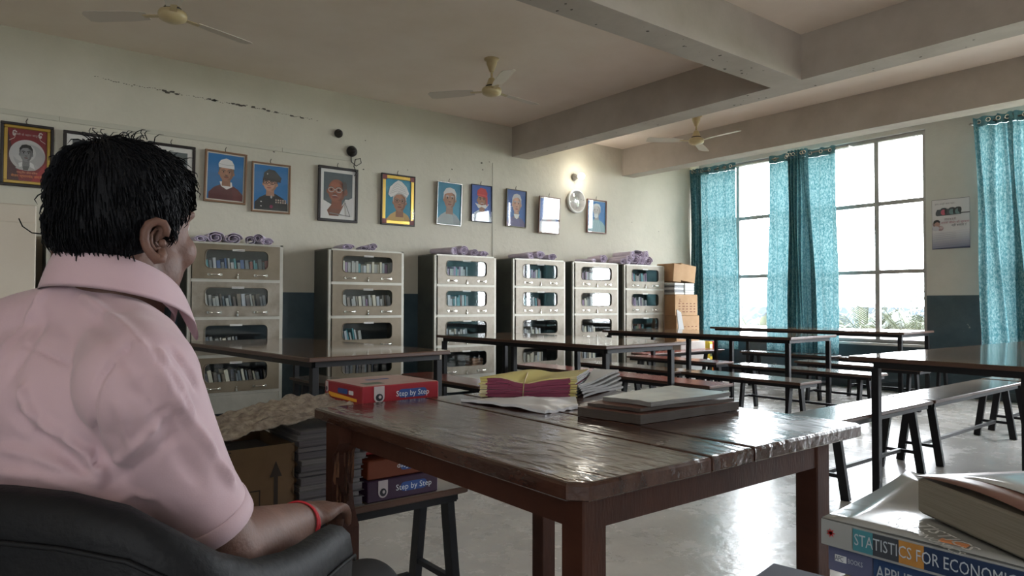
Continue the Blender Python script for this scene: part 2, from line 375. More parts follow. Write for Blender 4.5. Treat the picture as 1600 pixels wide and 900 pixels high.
palm((13.8, 6.45, 0), .2, 22, 1.6, M_palm, 'spiky pale palm seen through the lower left pane beside the mullion', 1, 'palms outside the window')
palm((14.0, 8.9, 0), .0, 20, 1.5, M_palm, 'palm seen low in the narrow bright gap between the two curtains', 2, 'palms outside the window')
palm((12.9, 5.15, 0), .1, 26, 1.6, M_palm, 'fullest palm seen through the lower right pane', 3, 'palms outside the window')
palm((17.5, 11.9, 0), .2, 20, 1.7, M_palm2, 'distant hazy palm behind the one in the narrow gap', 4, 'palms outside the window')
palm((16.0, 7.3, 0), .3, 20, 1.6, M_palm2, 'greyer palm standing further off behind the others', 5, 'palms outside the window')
def shrub(loc, r, n, label, seed):
    q = random.Random(seed); b = MB()
    for i in range(n):
        p = Vector((q.gauss(0, .45)*r[0], q.gauss(0, .45)*r[1], q.gauss(0, .4)*r[2])); d = Vector((q.gauss(0, 1), q.gauss(0, 1), q.gauss(.4, 1))).normalized(); e = d.orthogonal().normalized()*.035
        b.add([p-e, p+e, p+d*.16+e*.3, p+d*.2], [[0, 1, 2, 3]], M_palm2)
    b.obj('shrub', None, label=label, cat='bush', group='bushes outside the window', loc=loc)
shrub((14.6, 5.6, .35), (1.2, 1.3, .8), 2600, 'leafy bush behind the palm at the right window edge', 5)
shrub((16.0, 8.6, .1), (1.2, 2.6, .9), 2600, 'low hazy bush behind the palms in the middle of the window', 6)
MB().box(-2, 2, -5, 7, -4, 0, mat('far_building', (.022, .032, .045), .8)).obj('building', None, label='low bluish building in the haze behind the palms', cat='building', loc=(26, 12.5, 1.0))
MB().box(-30, 60, -60, 60, -3.4, -3.2, mat('ground', (.2, .22, .14), 1)).obj('ground', None, kind='structure', loc=(40, 0, 0))

# ------------------------------------------------------------------ bookcases
CW, CH, CD, CY = .85, 1.65, .36, 6.60      # width, height, depth, front plane
ROWS = [(1.318, 1.632), (.976, 1.290), (.634, .948), (.292, .606)]   # door bottoms and tops
def door_mesh(m):
    """door leaf with a rounded opening; local origin at leaf centre, front towards -y"""
    w, h = CW-.07, .314; N = 6
    inner = rrect(0, .022, .56, .172, .045, N); 
    b = MB(); n = len(inner)
    def outer(i):
        x, z = inner[i]; x0, z0 = x, z-.022
        k = max(abs(x0)/(w/2), abs(z0+.022)/(h/2)); return (x0/k, (z0+.022)/k)
    out = []
    for i in range(n):
        qd, k_ = divmod(i, N+1); sx, sz = ((1, 1), (-1, 1), (-1, -1), (1, -1))[qd]; x, z = inner[i]
        a_side = (qd in (0, 2)); f_ = k_/N if a_side else 1-k_/N          # 0: on the side edge, 1: on the top/bottom edge
        zc = .022+sz*(.086-.045); xc = sx*(.28-.045)
        if f_ <= .5: out.append((sx*w/2, zc+(sz*h/2-zc)*f_*2))
        else: out.append((sx*w/2+(xc-sx*w/2)*(f_-.5)*2, sz*h/2))
    # insert exact corners
    vs = []; fs = []
    for y in (-.012, 0):
        for x, z in out: vs.append((x, y, z))
        for x, z in inner: vs.append((x, y, z))
    cs = {}
    for i in range(n):
        j = (i+1) % n
        fs.append([i, j, n+j, n+i]); fs.append([2*n+j, 2*n+i, 3*n+i, 3*n+j])
        fs.append([n+i, n+j, 3*n+j, 3*n+i])
    b.add(vs, fs, m)
    b.box(-w/2, w/2, -.012, 0, h/2-.004, h/2, m); b.box(-w/2, w/2, -.012, 0, -h/2, -h/2+.004, m)
    b.box(-w/2, -w/2+.004, -.012, 0, -h/2, h/2, m); b.box(w/2-.004, w/2, -.012, 0, -h/2, h/2, m)
    # pressed rim of the opening
    P = [Vector((x, -.014, z)) for x, z in inner]; b.tube(P+[P[0]], .004, m, 5, False)
    return b.mesh('door')
DM = [door_mesh(M_doorp), door_mesh(M_doorg)]
pane_me = MB().prism([(x, z) for x, z in rrect(0, .022, .57, .182, .05, 4)], 0, .003, M_cglass, T=Matrix(((1, 0, 0, 0), (0, 0, -1, .002), (0, 1, 0, 0), (0, 0, 0, 1)))).mesh('pane')
hb = MB(); hb.box(-.065, -.035, -.020, -.012, -.012, .012, M_chrome, bev=.003); hb.box(.035, .065, -.020, -.012, -.012, .012, M_chrome, bev=.003); hb.tube([(-.05, -.018, 0), (-.035, -.034, 0), (.035, -.034, 0), (.05, -.018, 0)], .006, M_chrome, 6)
handle_me = hb.mesh('handle')
lb = MB(); lb.box(-.008, .008, -.026, -.012, -.03, .0, M_chrome, bev=.003); lb.lathe([(.009, 0), (.009, .006), (.004, .010)], M_chrome, T=Matrix(((1, 0, 0, 0), (0, 0, -1, -.012), (0, 1, 0, .012), (0, 0, 0, 1))), n=10)
lock_me = lb.mesh('lock')
lab_me = MB().box(-.055, .055, -.0165, -.0145, .100, .116, M_label).mesh('label_strip')
# stencil of a book case: carcass
def carcass_mesh():
    b = MB(); w, h, d = CW, CH, CD; t = .03
    b.box(0, t, 0, .03, 0.09, h, M_steel); b.box(w-t, w, 0, .03, .09, h, M_steel)          # front posts
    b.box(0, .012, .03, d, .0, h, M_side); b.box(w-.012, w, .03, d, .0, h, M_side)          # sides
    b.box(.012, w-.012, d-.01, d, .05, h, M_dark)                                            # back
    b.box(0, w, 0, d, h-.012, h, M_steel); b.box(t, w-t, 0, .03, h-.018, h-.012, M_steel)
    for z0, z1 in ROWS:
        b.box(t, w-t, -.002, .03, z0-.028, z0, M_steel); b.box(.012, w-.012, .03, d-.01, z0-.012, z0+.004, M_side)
    b.box(t, w-t, .004, .02, .10, .262, M_steel)                                             # plinth
    for x in (0, w-.04):
        b.box(x, x+.04, 0, .04, 0, .10, M_steel); b.box(x, x+.04, d-.04, d, 0, .10, M_side)
    return b.mesh('carcass')
car_me = carcass_mesh()
BOOKC = [(.025, .06, .16), (.10, .11, .12), (.25, .24, .22), (.16, .05, .04), (.04, .16, .18), (.30, .30, .31), (.07, .05, .04), (.42, .38, .30), (.05, .09, .05), (.20, .12, .20), (.02, .02, .03), (.13, .10, .07)]
book_me = {}
def shelf_book(ci, t, h):
    k = (ci, t, h)
    if k not in book_me:
        m = mat('book_cloth_%d' % ci, tuple(min(.8, c_*1.7+.02) for c_ in BOOKC[ci]), .45); b = MB()
        b.box(0, .0025, 0, .17, 0, h, m); b.box(t-.0025, t, 0, .17, 0, h, m); b.box(0, t, 0, .003, 0, h, m); b.box(.0025, t-.0025, .003, .165, .003, h-.004, M_paper)
        book_me[k] = b.mesh('book')
    return book_me[k]
LABCASE = ['leftmost full bookcase, just right of the seated man', 'second bookcase, standing alone under the two middle portraits', 'third bookcase, reflecting the curtains in its top pane',
           'fourth bookcase, under the man with the white reflections', 'fifth bookcase, close beside the sixth', 'rightmost bookcase, beside the stacked cartons']
CX = [1.54, 2.85, 4.085, 5.19, 6.17, 7.135]
CLAB = ['khaki steel bookcase nearest the seated man, six lavender rolls on top', 'steel bookcase standing alone with two dark wall gaps beside it', 'grey steel bookcase under the portrait in the silvery frame',
        'grey steel bookcase below the portrait of the man in purple', 'grey steel bookcase almost touching the last one on the right', 'grey steel bookcase at the end of the row beside stacked cartons']
ORD = ['nearest the seated man', 'standing alone second along the wall', 'third along the wall', 'fourth along the wall', 'fifth along the wall', 'at the right end of the row']
RN = ['top', 'second', 'third', 'bottom']
def bookcase(i, x, z_adj=0):
    t = thing('bookcase', CLAB[i], 'bookcase', (x, CY, 0), 0, 'steel bookcases along the wall')
    link('carcass', car_me, t)
    for r, (z0, z1) in enumerate(ROWS):
        me = DM[0] if (i == 0 and r in (0, 3)) else DM[0] if (i == 1) else DM[1]
        d = link('door', me, t, loc=(CW/2, -.002, (z0+z1)/2))
        link('pane', pane_me, d); link('label_strip', lab_me, d, loc=(rnd.uniform(-.01, .01), 0, 0))
        for sx in (-.20, .21): link('handle', handle_me, d, loc=(sx, 0, -.118))
        link('lock', lock_me, d, loc=(0, 0, -.125))
    return t
NB = 0
CNAME = ['navy', 'dark grey', 'pale grey', 'dark red', 'teal', 'white', 'brown', 'cream', 'dark green', 'purple', 'black', 'tan']
ORDN = ['first', 'second', 'third', 'fourth', 'fifth', 'sixth', 'seventh', 'eighth', 'ninth', 'tenth', 'eleventh', 'twelfth', 'thirteenth', 'fourteenth', 'fifteenth', 'sixteenth', 'seventeenth', 'eighteenth', 'nineteenth', 'twentieth', 'twenty-first', 'twenty-second', 'twenty-third', 'twenty-fourth']
ORDS = ['nearest the man', 'standing alone', 'third along', 'fourth along', 'fifth along', 'farthest right']
def fill(i, x, r, n, pal, x0=.10, x1=.75, tall=.24, lean=0.0, gap=()):
    global NB
    cnt = 0; z = ROWS[r][0]+.006; q = random.Random(i*10+r); px = x+x0
    for k in range(n):
        ci = q.choice(pal); th = q.choice([.018, .026, .034]); h = round(tall*q.choice([.8, .88, .94, 1.0]), 3)
        if px+th > x+x1: break
        if any(a < px-x < c for a, c in gap): px += .02; continue
        o = link('book', shelf_book(ci, th, h), None, loc=(px, CY+.035+q.uniform(0, .02), z+(.002 if lean else 0)), rot=(0, -lean*q.uniform(.6, 1.1), 0))
        cnt += 1; cn = CNAME[BOOKC.index(BOOKC[ci])]
        tag(o, '%s book, %s from left, %s shelf, bookcase %s' % (cn, ORDN[cnt-1], RN[r], ORDS[i]), 'book', 'books on the %s shelf of the bookcase %s' % (RN[r], ORDS[i]))
        px += th+.003+(abs(math.sin(lean))*.03); NB += 1
DKM, LT, MIX = [10, 6, 1, 11], [2, 5, 7, 2, 1], list(range(12))
for i, x in enumerate(CX): bookcase(i, x)
fill(0, CX[0], 0, 24, [0, 4, 0, 3, 1, 5], tall=.185, lean=.12); fill(0, CX[0], 1, 24, [2, 5, 1, 11, 6, 2], tall=.20, lean=.16); fill(0, CX[0], 2, 24, LT, tall=.15, lean=.2, x1=.5); fill(0, CX[0], 3, 24, [11, 6, 1, 10, 13-6, 1], tall=.19, lean=.2)
fill(1, CX[1], 0, 24, [5, 2, 7, 9, 4], tall=.21); fill(1, CX[1], 1, 24, [2, 5, 9, 7, 11], tall=.2, lean=.12); fill(1, CX[1], 2, 9, [2, 4, 9, 5], tall=.2, lean=.25, x1=.45); fill(1, CX[1], 3, 14, DKM, tall=.2)
for i in (2, 3, 4, 5):
    fill(i, CX[i], 0, 14, [4, 5, 9, 2, 1], tall=.21, lean=.06 if i == 5 else 0, x1=.72); fill(i, CX[i], 1, 14, [5, 2, 9, 7, 1] if i > 3 else [4, 1, 3, 5], tall=.21, lean=.05, x1=.72)
    fill(i, CX[i], 2, 12, LT if i != 5 else MIX, tall=.17, x1=.6, lean=.1)
    if i > 2: fill(i, CX[i], 3, 14, LT, tall=.2)
fill(2, CX[2], 3, 2, [5, 2], tall=.2, lean=.35, x1=.3)
# pile of brown packets lying on the bottom shelf of the third case
for k in range(5):
    MB().box(-.08, .08, -.07, .07, 0, .032, mat('kraft_packet', (.36, .20, .12), .7), bev=.006).obj('packet', None, label='reddish brown packet behind the lowest glass of the third bookcase, %s' % ['bottom one', 'second up', 'middle one', 'fourth up', 'top one'][k], cat='packet', group='brown packets in the third bookcase', loc=(CX[2]+.63+.006*(k % 2), CY+.13, ROWS[3][0]+.006+k*.033))
# a further case mostly hidden behind the man, and the pale cupboard at the left
t = thing('bookcase', 'brown steel bookcase mostly hidden behind the seated man', 'bookcase', (.50, CY, 0)); link('carcass', car_me, t)
for r, (z0, z1) in enumerate(ROWS):
    d = link('door', DM[0], t, loc=(CW/2, -.002, (z0+z1)/2)); link('pane', pane_me, d)
    for sx in (-.20, .21): link('handle', handle_me, d, loc=(sx, 0, -.118))
M_alm = mat('beige_steel_paint', (.52, .45, .36), .45, col2=(.56, .49, .40), scale=2)
t = thing('cupboard', 'tall beige steel cupboard at the left edge behind the man', 'cupboard', (-.55, 6.55, 0))
MB().box(0, .98, .02, .40, .08, 1.86, M_alm, bev=.008).obj('body', t)
for x in (0, .495): 
    d = MB().box(x+.004, x+.482, -.002, .02, .10, 1.72, M_alm, bev=.005).obj('door', t)
    MB().box(x+(.43 if x == 0 else .02), x+(.45 if x == 0 else .04), -.03, -.002, .9, 1.1, M_chrome, bev=.004).obj('handle', d)
for x in (.02, .92): MB().box(x, x+.05, .04, .38, 0, .08, M_alm).obj('leg', t)

# ------------------------------------------------------------------ lavender cloth bundles on the bookcases
M_lav = mat('lavender_cotton', (.56, .48, .60), .9, col2=(.68, .60, .71), scale=12, sheen=.3)
def roll_mesh(L, a, h, turns, seed, taper=.75):
    """a sheet of cloth rolled and flattened: spiral cross-section swept along y"""
    q = random.Random(seed); P = []
    ns = 40
    for s in range(9):
        y = L*s/8; row = []
        kx = 1-.25*abs(s/8-.4)
        for k in range(ns+1):
            th = k/ns*turns*2*math.pi; rr = 1-.72*k/ns
            wx = noise.noise(Vector((math.cos(th)*1.3+seed, y*5, math.sin(th))))*.16
            row.append((a*kx*rr*math.cos(th)*(1+wx), y+.012*noise.noise(Vector((th, seed, 1))), h*(taper+(1-taper)*(1-s/8))*rr*math.sin(th)*(1+wx)))
        P.append(row)
    b = MB(); b.grid(P, M_lav)
    me = b.mesh('cloth_roll'); return me
def add_roll(x, y, z, L, a, h, rz, seed, label, grp):
    me = roll_mesh(L, a, h*1.45, 2.2, seed); zz = min(v.co.z for v in me.vertices)
    o = link('cloth_roll', me, None, label=label, cat='cloth', group=grp, loc=(x, y, z-zz), rot=(0, 0, rz))
    s_ = o.modifiers.new('thick', 'SOLIDIFY'); s_.thickness = .004
G = 'rolled lavender cloths on the bookcases'
def rolls(i, L, where):
    for k, (dx, dz, a, h, L_, rz) in enumerate(L):
        add_roll(CX[i]+dx, CY+.03, CH+dz, L_, a, h, rz, i*9+k, 'lavender cloth roll on the bookcase %s, %s' % (ORDS[i], where[k]), G)
rolls(0, [(.12, 0, .07, .022, .22, .1), (.24, 0, .085, .04, .26, 0), (.40, 0, .085, .038, .26, -.1), (.55, 0, .06, .03, .24, -.35), (.62, .028, .05, .028, .22, -.5), (.71, 0, .07, .026, .22, .1)],
      ['flat one at the left end', 'second and fattest from the left', 'third from the left', 'fourth, turned askew', 'lying tilted on its neighbours', 'last at the right end'])
rolls(1, [(.22, 0, .08, .022, .25, 0), (.40, 0, .07, .018, .22, -.3), (.50, .0, .05, .030, .25, -.1)], ['flattest at the left', 'between two others', 'rightmost with a raised end'])
rolls(2, [(.30, 0, .12, .035, .28, .6), (.42, .012, .08, .04, .26, .2), (.56, 0, .06, .032, .2, -.1), (.70, 0, .075, .026, .2, .1)], ['long one slanting back at the left', 'leaning over the slanting one', 'third', 'low one at the right end'])
rolls(3, [(.32, 0, .13, .03, .28, .5), (.46, .02, .10, .035, .26, .2), (.66, 0, .085, .032, .2, 0)], ['flat one at the left', 'fat one in the middle', 'right-hand one'])
rolls(4, [(.42, 0, .10, .02, .25, .5), (.60, 0, .09, .042, .24, .1)], ['flat one at the left', 'round bulging one'])
# the big heap on the last case
b = MB()
q = random.Random(4)
rolls(5, [(.02+.0, 0, .07, .03, .24, .0), (.14, .0, .10, .05, .28, .3), (.27, .0, .09, .055, .28, -.2), (.40, .0, .09, .05, .26, .1), (.54, 0, .08, .05, .26, -.2), (.22, .075, .10, .045, .28, .4), (.38, .08, .09, .04, .26, -.1), (.50, .08, .075, .05, .24, .2), (.30, .14, .10, .025, .24, -.6)],
      ['low one at the far left', 'second in the heap base', 'middle of the heap base', 'fourth in the heap base', 'right end of the heap base', 'upper left of the heap', 'upper middle of the heap', 'upper right of the heap', 'loose flat fold crowning the heap'])

# ------------------------------------------------------------------ reading tables and benches
def make_table(name, label, x, y, rz, w, l, mid, group='long reading tables with brown tops', ix=(.06, .06), iy=(.06, .06)):
    """origin at near-left corner; width along local x, length along local y"""
    t = thing(name, label, 'table', (x, y, 0), rz, group)
    b = MB(); b.box(0, w, 0, l, .765, .79, M_edge, bev=.004); b.box(.004, w-.004, .004, l-.004, .7885, .7915, M_lamin); b.obj('tabletop', t)
    b = MB(); i = .06
    for q0, q1 in (((ix[0], iy[0]), (w-ix[1], iy[0])), ((ix[0], l-iy[1]), (w-ix[1], l-iy[1])), ((ix[0], iy[0]), (ix[0], l-iy[1])), ((w-ix[1], iy[0]), (w-ix[1], l-iy[1]))): b.bar((*q0, .747), (*q1, .747), .034, .034, M_blackm)
    if l > 2.2: b.bar((i, l/2, .747), (w-i, l/2, .747), .034, .034, M_blackm)
    b.obj('frame', t)
    for yy in ([iy[0], l/2, l-iy[1]] if mid else [iy[0], l-iy[1]]):
        for xx in (ix[0], w-ix[1]):
            b = MB(); b.box(xx-.021, xx+.021, yy-.021, yy+.021, .0, .73, M_blackm, bev=.003); b.obj('leg', t)
    for k in range(4):
        MB().tube([(w*.5+(-.2 if k % 2 else .2), l*(.25+.2*k), .745), (w*.5+(-.2 if k % 2 else .2), l*(.25+.2*k), .765)], .008, M_blackm, 6).obj('screw', t)
    return t
make_table('reading_table', 'reading table nearest the leftmost bookcase, left of the red book box', 1.53, 3.80, R_(4.5), 1.0, 2.2, False)
make_table('reading_table', 'reading table in the middle, behind the stack of pink-edged papers', 3.70, 3.60, R_(1), .95, 2.28, True, ix=(.06, .125))
make_table('reading_table', 'reading table in front of the curtained corner, third in the row', 6.03, 3.50, R_(3), .95, 2.32, True)
make_table('reading_table', 'farthest reading table, just below the window', 8.12, 3.38, R_(3), .94, 2.45, False)
t5 = make_table('reading_table', 'large reading table running out of frame on the right, nearest the camera', 4.14, 1.10, R_(-1.5), 2.99, .95, False, ix=(.03, .06), iy=(.06, .150))
def make_bench(label, x, y, rz, w, l, red=False, z=.46, li=.14):
    t = thing('bench', label, 'bench', (x, y, 0), rz, 'low benches with splayed black legs')
    b = MB(); b.box(0, w, 0, l, z-.022, z, M_edge, bev=.004); b.box(.004, w-.004, .004, l-.004, z-.001, z+.001, M_benchr if red else M_benchg); b.obj('seat', t)
    b = MB(); i = .035
    for q0, q1 in (((i, i), (w-i, i)), ((i, l-i), (w-i, l-i)), ((i, i), (i, l-i)), ((w-i, i), (w-i, l-i))): b.bar((*q0, z-.037), (*q1, z-.037), .028, .028, M_blackm)
    b.obj('frame', t)
    for yy in (li, l-li):
        for sx, xx in ((-1, .075), (1, w-.075)):
            b = MB(); b.bar((xx+sx*.05, yy, 0), (xx-sx*.01, yy, z-.045), .048, .028, M_blackm, up=(0, 1, 0)); b.obj('leg', t)
        MB().bar((.055, yy, .13), (w-.055, yy, .13), .02, .02, M_blackm).obj('crossbar', t)
    MB().bar((w/2, .14, .13), (w/2, l-.14, .13), .022, .022, M_blackm).obj('stretcher', t)
    return t
make_bench('dull red bench behind the red book box, left of the middle table', 3.13, 4.40, R_(0), .31, 1.22, True)
make_bench('red bench tucked under the middle table, its end nearest the open book pile', 4.565, 3.33, 0, .32, 1.1, True)
make_bench('pinkish bench behind the pink-edged papers, beyond the middle table', 4.565, 4.46, 0, .32, 1.35, True)
make_bench('bench ending in the open aisle, left of the third table, near one', 5.34, 3.02, 0, .34, 1.2)
make_bench('bench left of the third table, far one near the bookcases', 5.28, 4.25, R_(-1), .33, 1.35)
make_bench('bench under the right side of the third table, near one', 6.42, 2.95, 0, .33, 1.5)
make_bench('red-topped bench behind the third table, far one', 6.42, 4.60, 0, .33, 1.3, True)
make_bench('bench left of the farthest table, showing a pale reflection', 7.38, 2.92, 0, .33, 1.33)
make_bench('dark bench under the window, left of the corner of the wall', 8.33, 4.34, 0, .32, 1.25)
make_bench('short visible bench under the window behind the large table corner', 8.33, 3.0, 0, .32, 1.25)
make_bench('red bench set across the corner before the yellow packets', 6.85, 6.22, R_(-90), .30, 1.62, True).location.z = 0
make_bench('small bench seen behind the legs of the leftmost table', 2.28, 4.75, R_(3), .30, 1.2)
make_bench('first bench beside the desk corner, bright with window reflection', 5.06, 1.925, R_(90+.6), .31, 1.30)
make_bench('second bench in line beside the large table', 6.88, 1.945, R_(90+.6), .31, 1.78)
make_bench('third bench in line at the right edge by the curtain', 8.55, 1.95, R_(90), .31, 1.6)
make_bench('black bench behind the desk carrying cartons and book piles', 1.40, 2.03, R_(90), .34, 1.75, li=.035)

# ------------------------------------------------------------------ the teacher's desk
def wood_mat(name, c1, c2, rough, bump, glossbump=True):
    m = bpy.data.materials.new(name); m.use_nodes = True; nt = m.node_tree; L = nt.links; b = nt.nodes['Principled BSDF']
    tc = _n(nt, 'ShaderNodeTexCoord'); mp = _n(nt, 'ShaderNodeMapping'); mp.inputs['Scale'].default_value = (9, 1.1, 3); L.new(tc.outputs['Object'], mp.inputs[0])
    nz = _n(nt, 'ShaderNodeTexNoise', Scale=2.6, Detail=7.0, Roughness=.65, Distortion=.4); L.new(mp.outputs[0], nz.inputs['Vector'])
    cr = _n(nt, 'ShaderNodeValToRGB'); e = cr.color_ramp.elements; e[0].position = .35; e[1].position = .68; e[0].color = (*c1, 1); e[1].color = (*c2, 1)
    L.new(nz.outputs['Fac'], cr.inputs[0]); L.new(cr.outputs[0], b.inputs['Base Color'])
    n2 = _n(nt, 'ShaderNodeTexNoise', Scale=3.0, Detail=6.0, Roughness=.6); L.new(tc.outputs['Object'], n2.inputs['Vector'])
    mr = _n(nt, 'ShaderNodeMapRange'); mr.inputs[1].default_value = .35; mr.inputs[2].default_value = .65; mr.inputs[3].default_value = max(.05, rough-.09); mr.inputs[4].default_value = rough+.12
    L.new(n2.outputs['Fac'], mr.inputs[0]); L.new(mr.outputs[0], b.inputs['Roughness'])
    mp2 = _n(nt, 'ShaderNodeMapping'); mp2.inputs['Scale'].default_value = (1.0, .32, 1) if glossbump else (6, 1, 1); L.new(tc.outputs['Object'], mp2.inputs[0])
    mp2.inputs['Rotation'].default_value = (0, 0, .5 if glossbump else 0)
    n3 = _n(nt, 'ShaderNodeTexNoise', Scale=34.0, Detail=3.0, Roughness=.5); L.new(mp2.outputs[0], n3.inputs['Vector'])
    bp = _n(nt, 'ShaderNodeBump', Strength=bump, Distance=.004); L.new(n3.outputs['Fac'], bp.inputs['Height']); L.new(bp.outputs[0], b.inputs['Normal'])
    b.inputs['Specular IOR Level'].default_value = .6
    MATS[name] = m; return m
M_desk = wood_mat('varnished_brown_wood', (.032, .013, .009), (.075, .032, .021), .17, .8)
M_deskl = wood_mat('red_brown_wood', (.042, .014, .008), (.066, .022, .012), .6, .2, False)
M_deskl.node_tree.nodes['Principled BSDF'].inputs['Specular IOR Level'].default_value = .25
M_split = mat('splintered_wood', (.16, .07, .035), .9, col2=(.05, .02, .012), scale=30, stretch=(1, 1, .3), bump=.6)
D0, D1, E0, E1, DZ = .822, 1.845, .868, 1.997, .79
desk = thing('desk', 'old varnished brown wooden desk of wide planks with worn square legs', 'desk', (0, 0, 0))
def plank(x0, x1, chl=0, chr_=0):
    pts = [(x0+chl, E0), (x1-chr_, E0+ (0)), (x1, E0+chr_), (x1, E1), (x0, E1), (x0, E0+chl)] if (chl or chr_) else [(x0, E0), (x1, E0), (x1, E1), (x0, E1)]
    b = MB(); n = len(pts); c = (sum(p[0] for p in pts)/n, sum(p[1] for p in pts)/n)
    ins = lambda k: [(p[0]+(c[0]-p[0])*k/abs(c[0]-x0), p[1]+(c[1]-p[1])*k/.55) for p in pts]
    lv = [(ins(.003), DZ-.032), (pts, DZ-.029), (pts, DZ-.006), (ins(.0035), DZ-.0008), (ins(.010), DZ)]
    vs = [(x, y, z) for P, z in lv for x, y in P]; fs = [[n-1-i for i in range(n)], [4*n+i for i in range(n)]]
    for k in range(4):
        for i in range(n): j = (i+1) % n; fs.append([k*n+i, k*n+j, (k+1)*n+j, (k+1)*n+i])
    b.add(vs, fs, M_desk); return b.obj('plank', desk)
plank(D0, 1.194, chl=.028); plank(1.199, 1.344); plank(1.350, D1, chr_=.018)
AX0, AX1, AY0, AY1 = D0+.055, 1.745, E0+.042, E1-.04
for a in ((AX0+.004, AX0+.026, AY0+.058, AY1-.02), (AX1-.032, AX1-.01, AY0+.04, AY1-.04), (AX0+.058, AX1-.056, AY0+.004, AY0+.026), (AX0+.04, AX1-.04, AY1-.032, AY1-.01)):
    MB().box(*a, .69, DZ-.032, M_deskl).obj('apron', desk)
for i, (x, y) in enumerate(((AX0, AY0), (AX1-.058, AY0), (AX1-.125, AY1-.07), (AX0-.035, AY1-.09))):
    b = MB()
    if i < 3: b.box(x, x+.06, y, y+.06, 0, DZ-.032, M_deskl, bev=.003)
    else:   # the far left leg with its eaten-out splintered hollow
        b.box(x, x+.065, y, y+.034, 0, .46, M_deskl, bev=.003)
        q = random.Random(3); P = []
        zs = [0, .40, .46, .50, .55, .60, .66, .70, DZ-.032]; ws = [.09, .09, .085, .06, .05, .047, .05, .09, .09]
        ws = [.09, .09, .088, .060, .045, .042, .046, .088, .09]
        for z, w_ in zip(zs, ws):
            y0 = y+.09-w_; P.append([(x, y0, z), (x+.065, y0+q.uniform(0, .006), z), (x+.065, y+.09, z), (x, y+.09, z)])
        n = 4; vs = [p for r in P for p in r]; fs = [[3, 2, 1, 0], [len(vs)-4+i_ for i_ in range(4)]]
        for k in range(len(P)-1):
            for i_ in range(4): j = (i_+1) % 4; fs.append([k*4+i_, k*4+j, k*4+4+j, k*4+4+i_])
        b.add(vs, fs, M_deskl)
        for k in range(26):
            z = q.uniform(.42, .68); yy = y+.045+q.uniform(-.012, .008); xx = x+q.uniform(.004, .06); hh = q.uniform(.02, .06)
            b.add([(xx-.004, yy, z-hh), (xx+.004, yy-.006, z-hh), (xx, yy-.016, z+hh*.3), (xx+.002, yy+.002, z+hh)], [[0, 1, 2], [1, 3, 2], [0, 2, 3], [0, 3, 1]], M_split)
    b.obj('leg', desk)
# small table in the foreground carrying the book pile (mostly below the frame)
st = thing('side_table', 'plain wooden side table under the foreground book pile', 'table', (0, 0, 0))
MB().box(.54, 1.02, -.35, .40, .70, .72, M_deskl, bev=.003).obj('tabletop', st)
for x, y in ((.64, -.32), (.95, -.32), (.64, .27), (.95, .27)): MB().box(x, x+.04, y, y+.04, 0, .70, M_deskl).obj('leg', st)

# ------------------------------------------------------------------ ceiling fans
M_fan = mat('cream_fan_enamel', (.58, .46, .26), .35, col2=(.50, .39, .21), scale=8)
M_blade = mat('fan_blade_enamel', (.62, .55, .47), .5)
M_fanb = mat('fan_band', (.05, .04, .035), .5)
def fan(x, y, rz, label):
    t = thing('ceiling_fan', label, 'fan', (x, y, ZC), rz, 'cream ceiling fans')
    MB().lathe([(.07, 0), (.068, -.012), (.05, -.02), (.048, -.05), (.02, -.12), (.012, -.125)], M_fan).obj('canopy', t)
    MB().lathe([(.011, -.12), (.011, -.20)], M_fan, n=10).obj('downrod', t)
    MB().lathe([(.012, -.17), (.03, -.185), (.05, -.245), (.055, -.262), (.085, -.275), (.092, -.29), (.092, -.305), (.085, -.325), (.05, -.342), (.0, -.348)], M_fan).obj('motor', t)
    MB().lathe([(.0565, -.250), (.0565, -.262)], M_fanb).obj('band', t)
    for k in range(3):
        a = R_(120*k); ca, sa = math.cos(a), math.sin(a); T = Matrix(((ca, -sa, 0, 0), (sa, ca, 0, 0), (0, 0, 1, 0), (0, 0, 0, 1)))
        b = MB(); P = [(.17, -.045), (.30, -.062), (.56, -.068), (.60, -.055), (.61, .03), (.58, .06), (.30, .058), (.17, .04)]
        n = len(P); vs = [(x_, y_, -.300+y_*.18) for x_, y_ in P]+[(x_, y_, -.296+y_*.18) for x_, y_ in P]
        b.add(vs, [[n-1-i for i in range(n)], [n+i for i in range(n)]]+[[i, (i+1) % n, n+(i+1) % n, n+i] for i in range(n)], M_blade, T=T)
        bl = b.obj('blade', t)
        MB().box(.06, .20, -.02, .02, -.304, -.299, M_fan, T=T).obj('blade_arm', bl)
fan(1.08, 5.12, R_(20), 'ceiling fan above the seated man, cut by the top of the frame')
fan(3.78, 5.13, R_(8), 'ceiling fan hanging in the middle bay before the beam')
fan(6.86, 5.18, R_(28), 'ceiling fan farthest off, between the two cross beams')
# bulb holders and bulb
M_bak = mat('black_bakelite', (.02, .018, .016), .4)
tag(MB().lathe([(.035, 0), (.045, .01), (.045, .03), (.022, .04), (.02, .08)], M_bak, T=basis((3.10, YL, 2.905), (1, 0, 0), (0, 0, 1)) @ Matrix.Diagonal((1, 1, 1, 1))).obj('lamp_holder'), 'empty black bulb holder, upper left of the two on the wall', 'lamp holder', 'empty bulb holders')
o = MB().lathe([(.05, 0), (.058, .01), (.058, .03), (.025, .045), (.022, .08)], M_bak, T=basis((3.255, YL, 2.735), (1, 0, 0), (0, 0, 1))).obj('lamp_holder'); tag(o, 'black bulb holder with dangling wire over the framed bald man', 'lamp holder', 'empty bulb holders')
MB().tube([(3.24, YL-.03, 2.69), (3.25, YL-.02, 2.62), (3.30, YL-.035, 2.58), (3.36, YL-.03, 2.62), (3.35, YL-.03, 2.67), (3.29, YL-.03, 2.65), (3.27, YL-.04, 2.57), (3.30, YL-.05, 2.50), (3.27, YL-.05, 2.47)], .005, M_bak, 6).obj('wire', o)
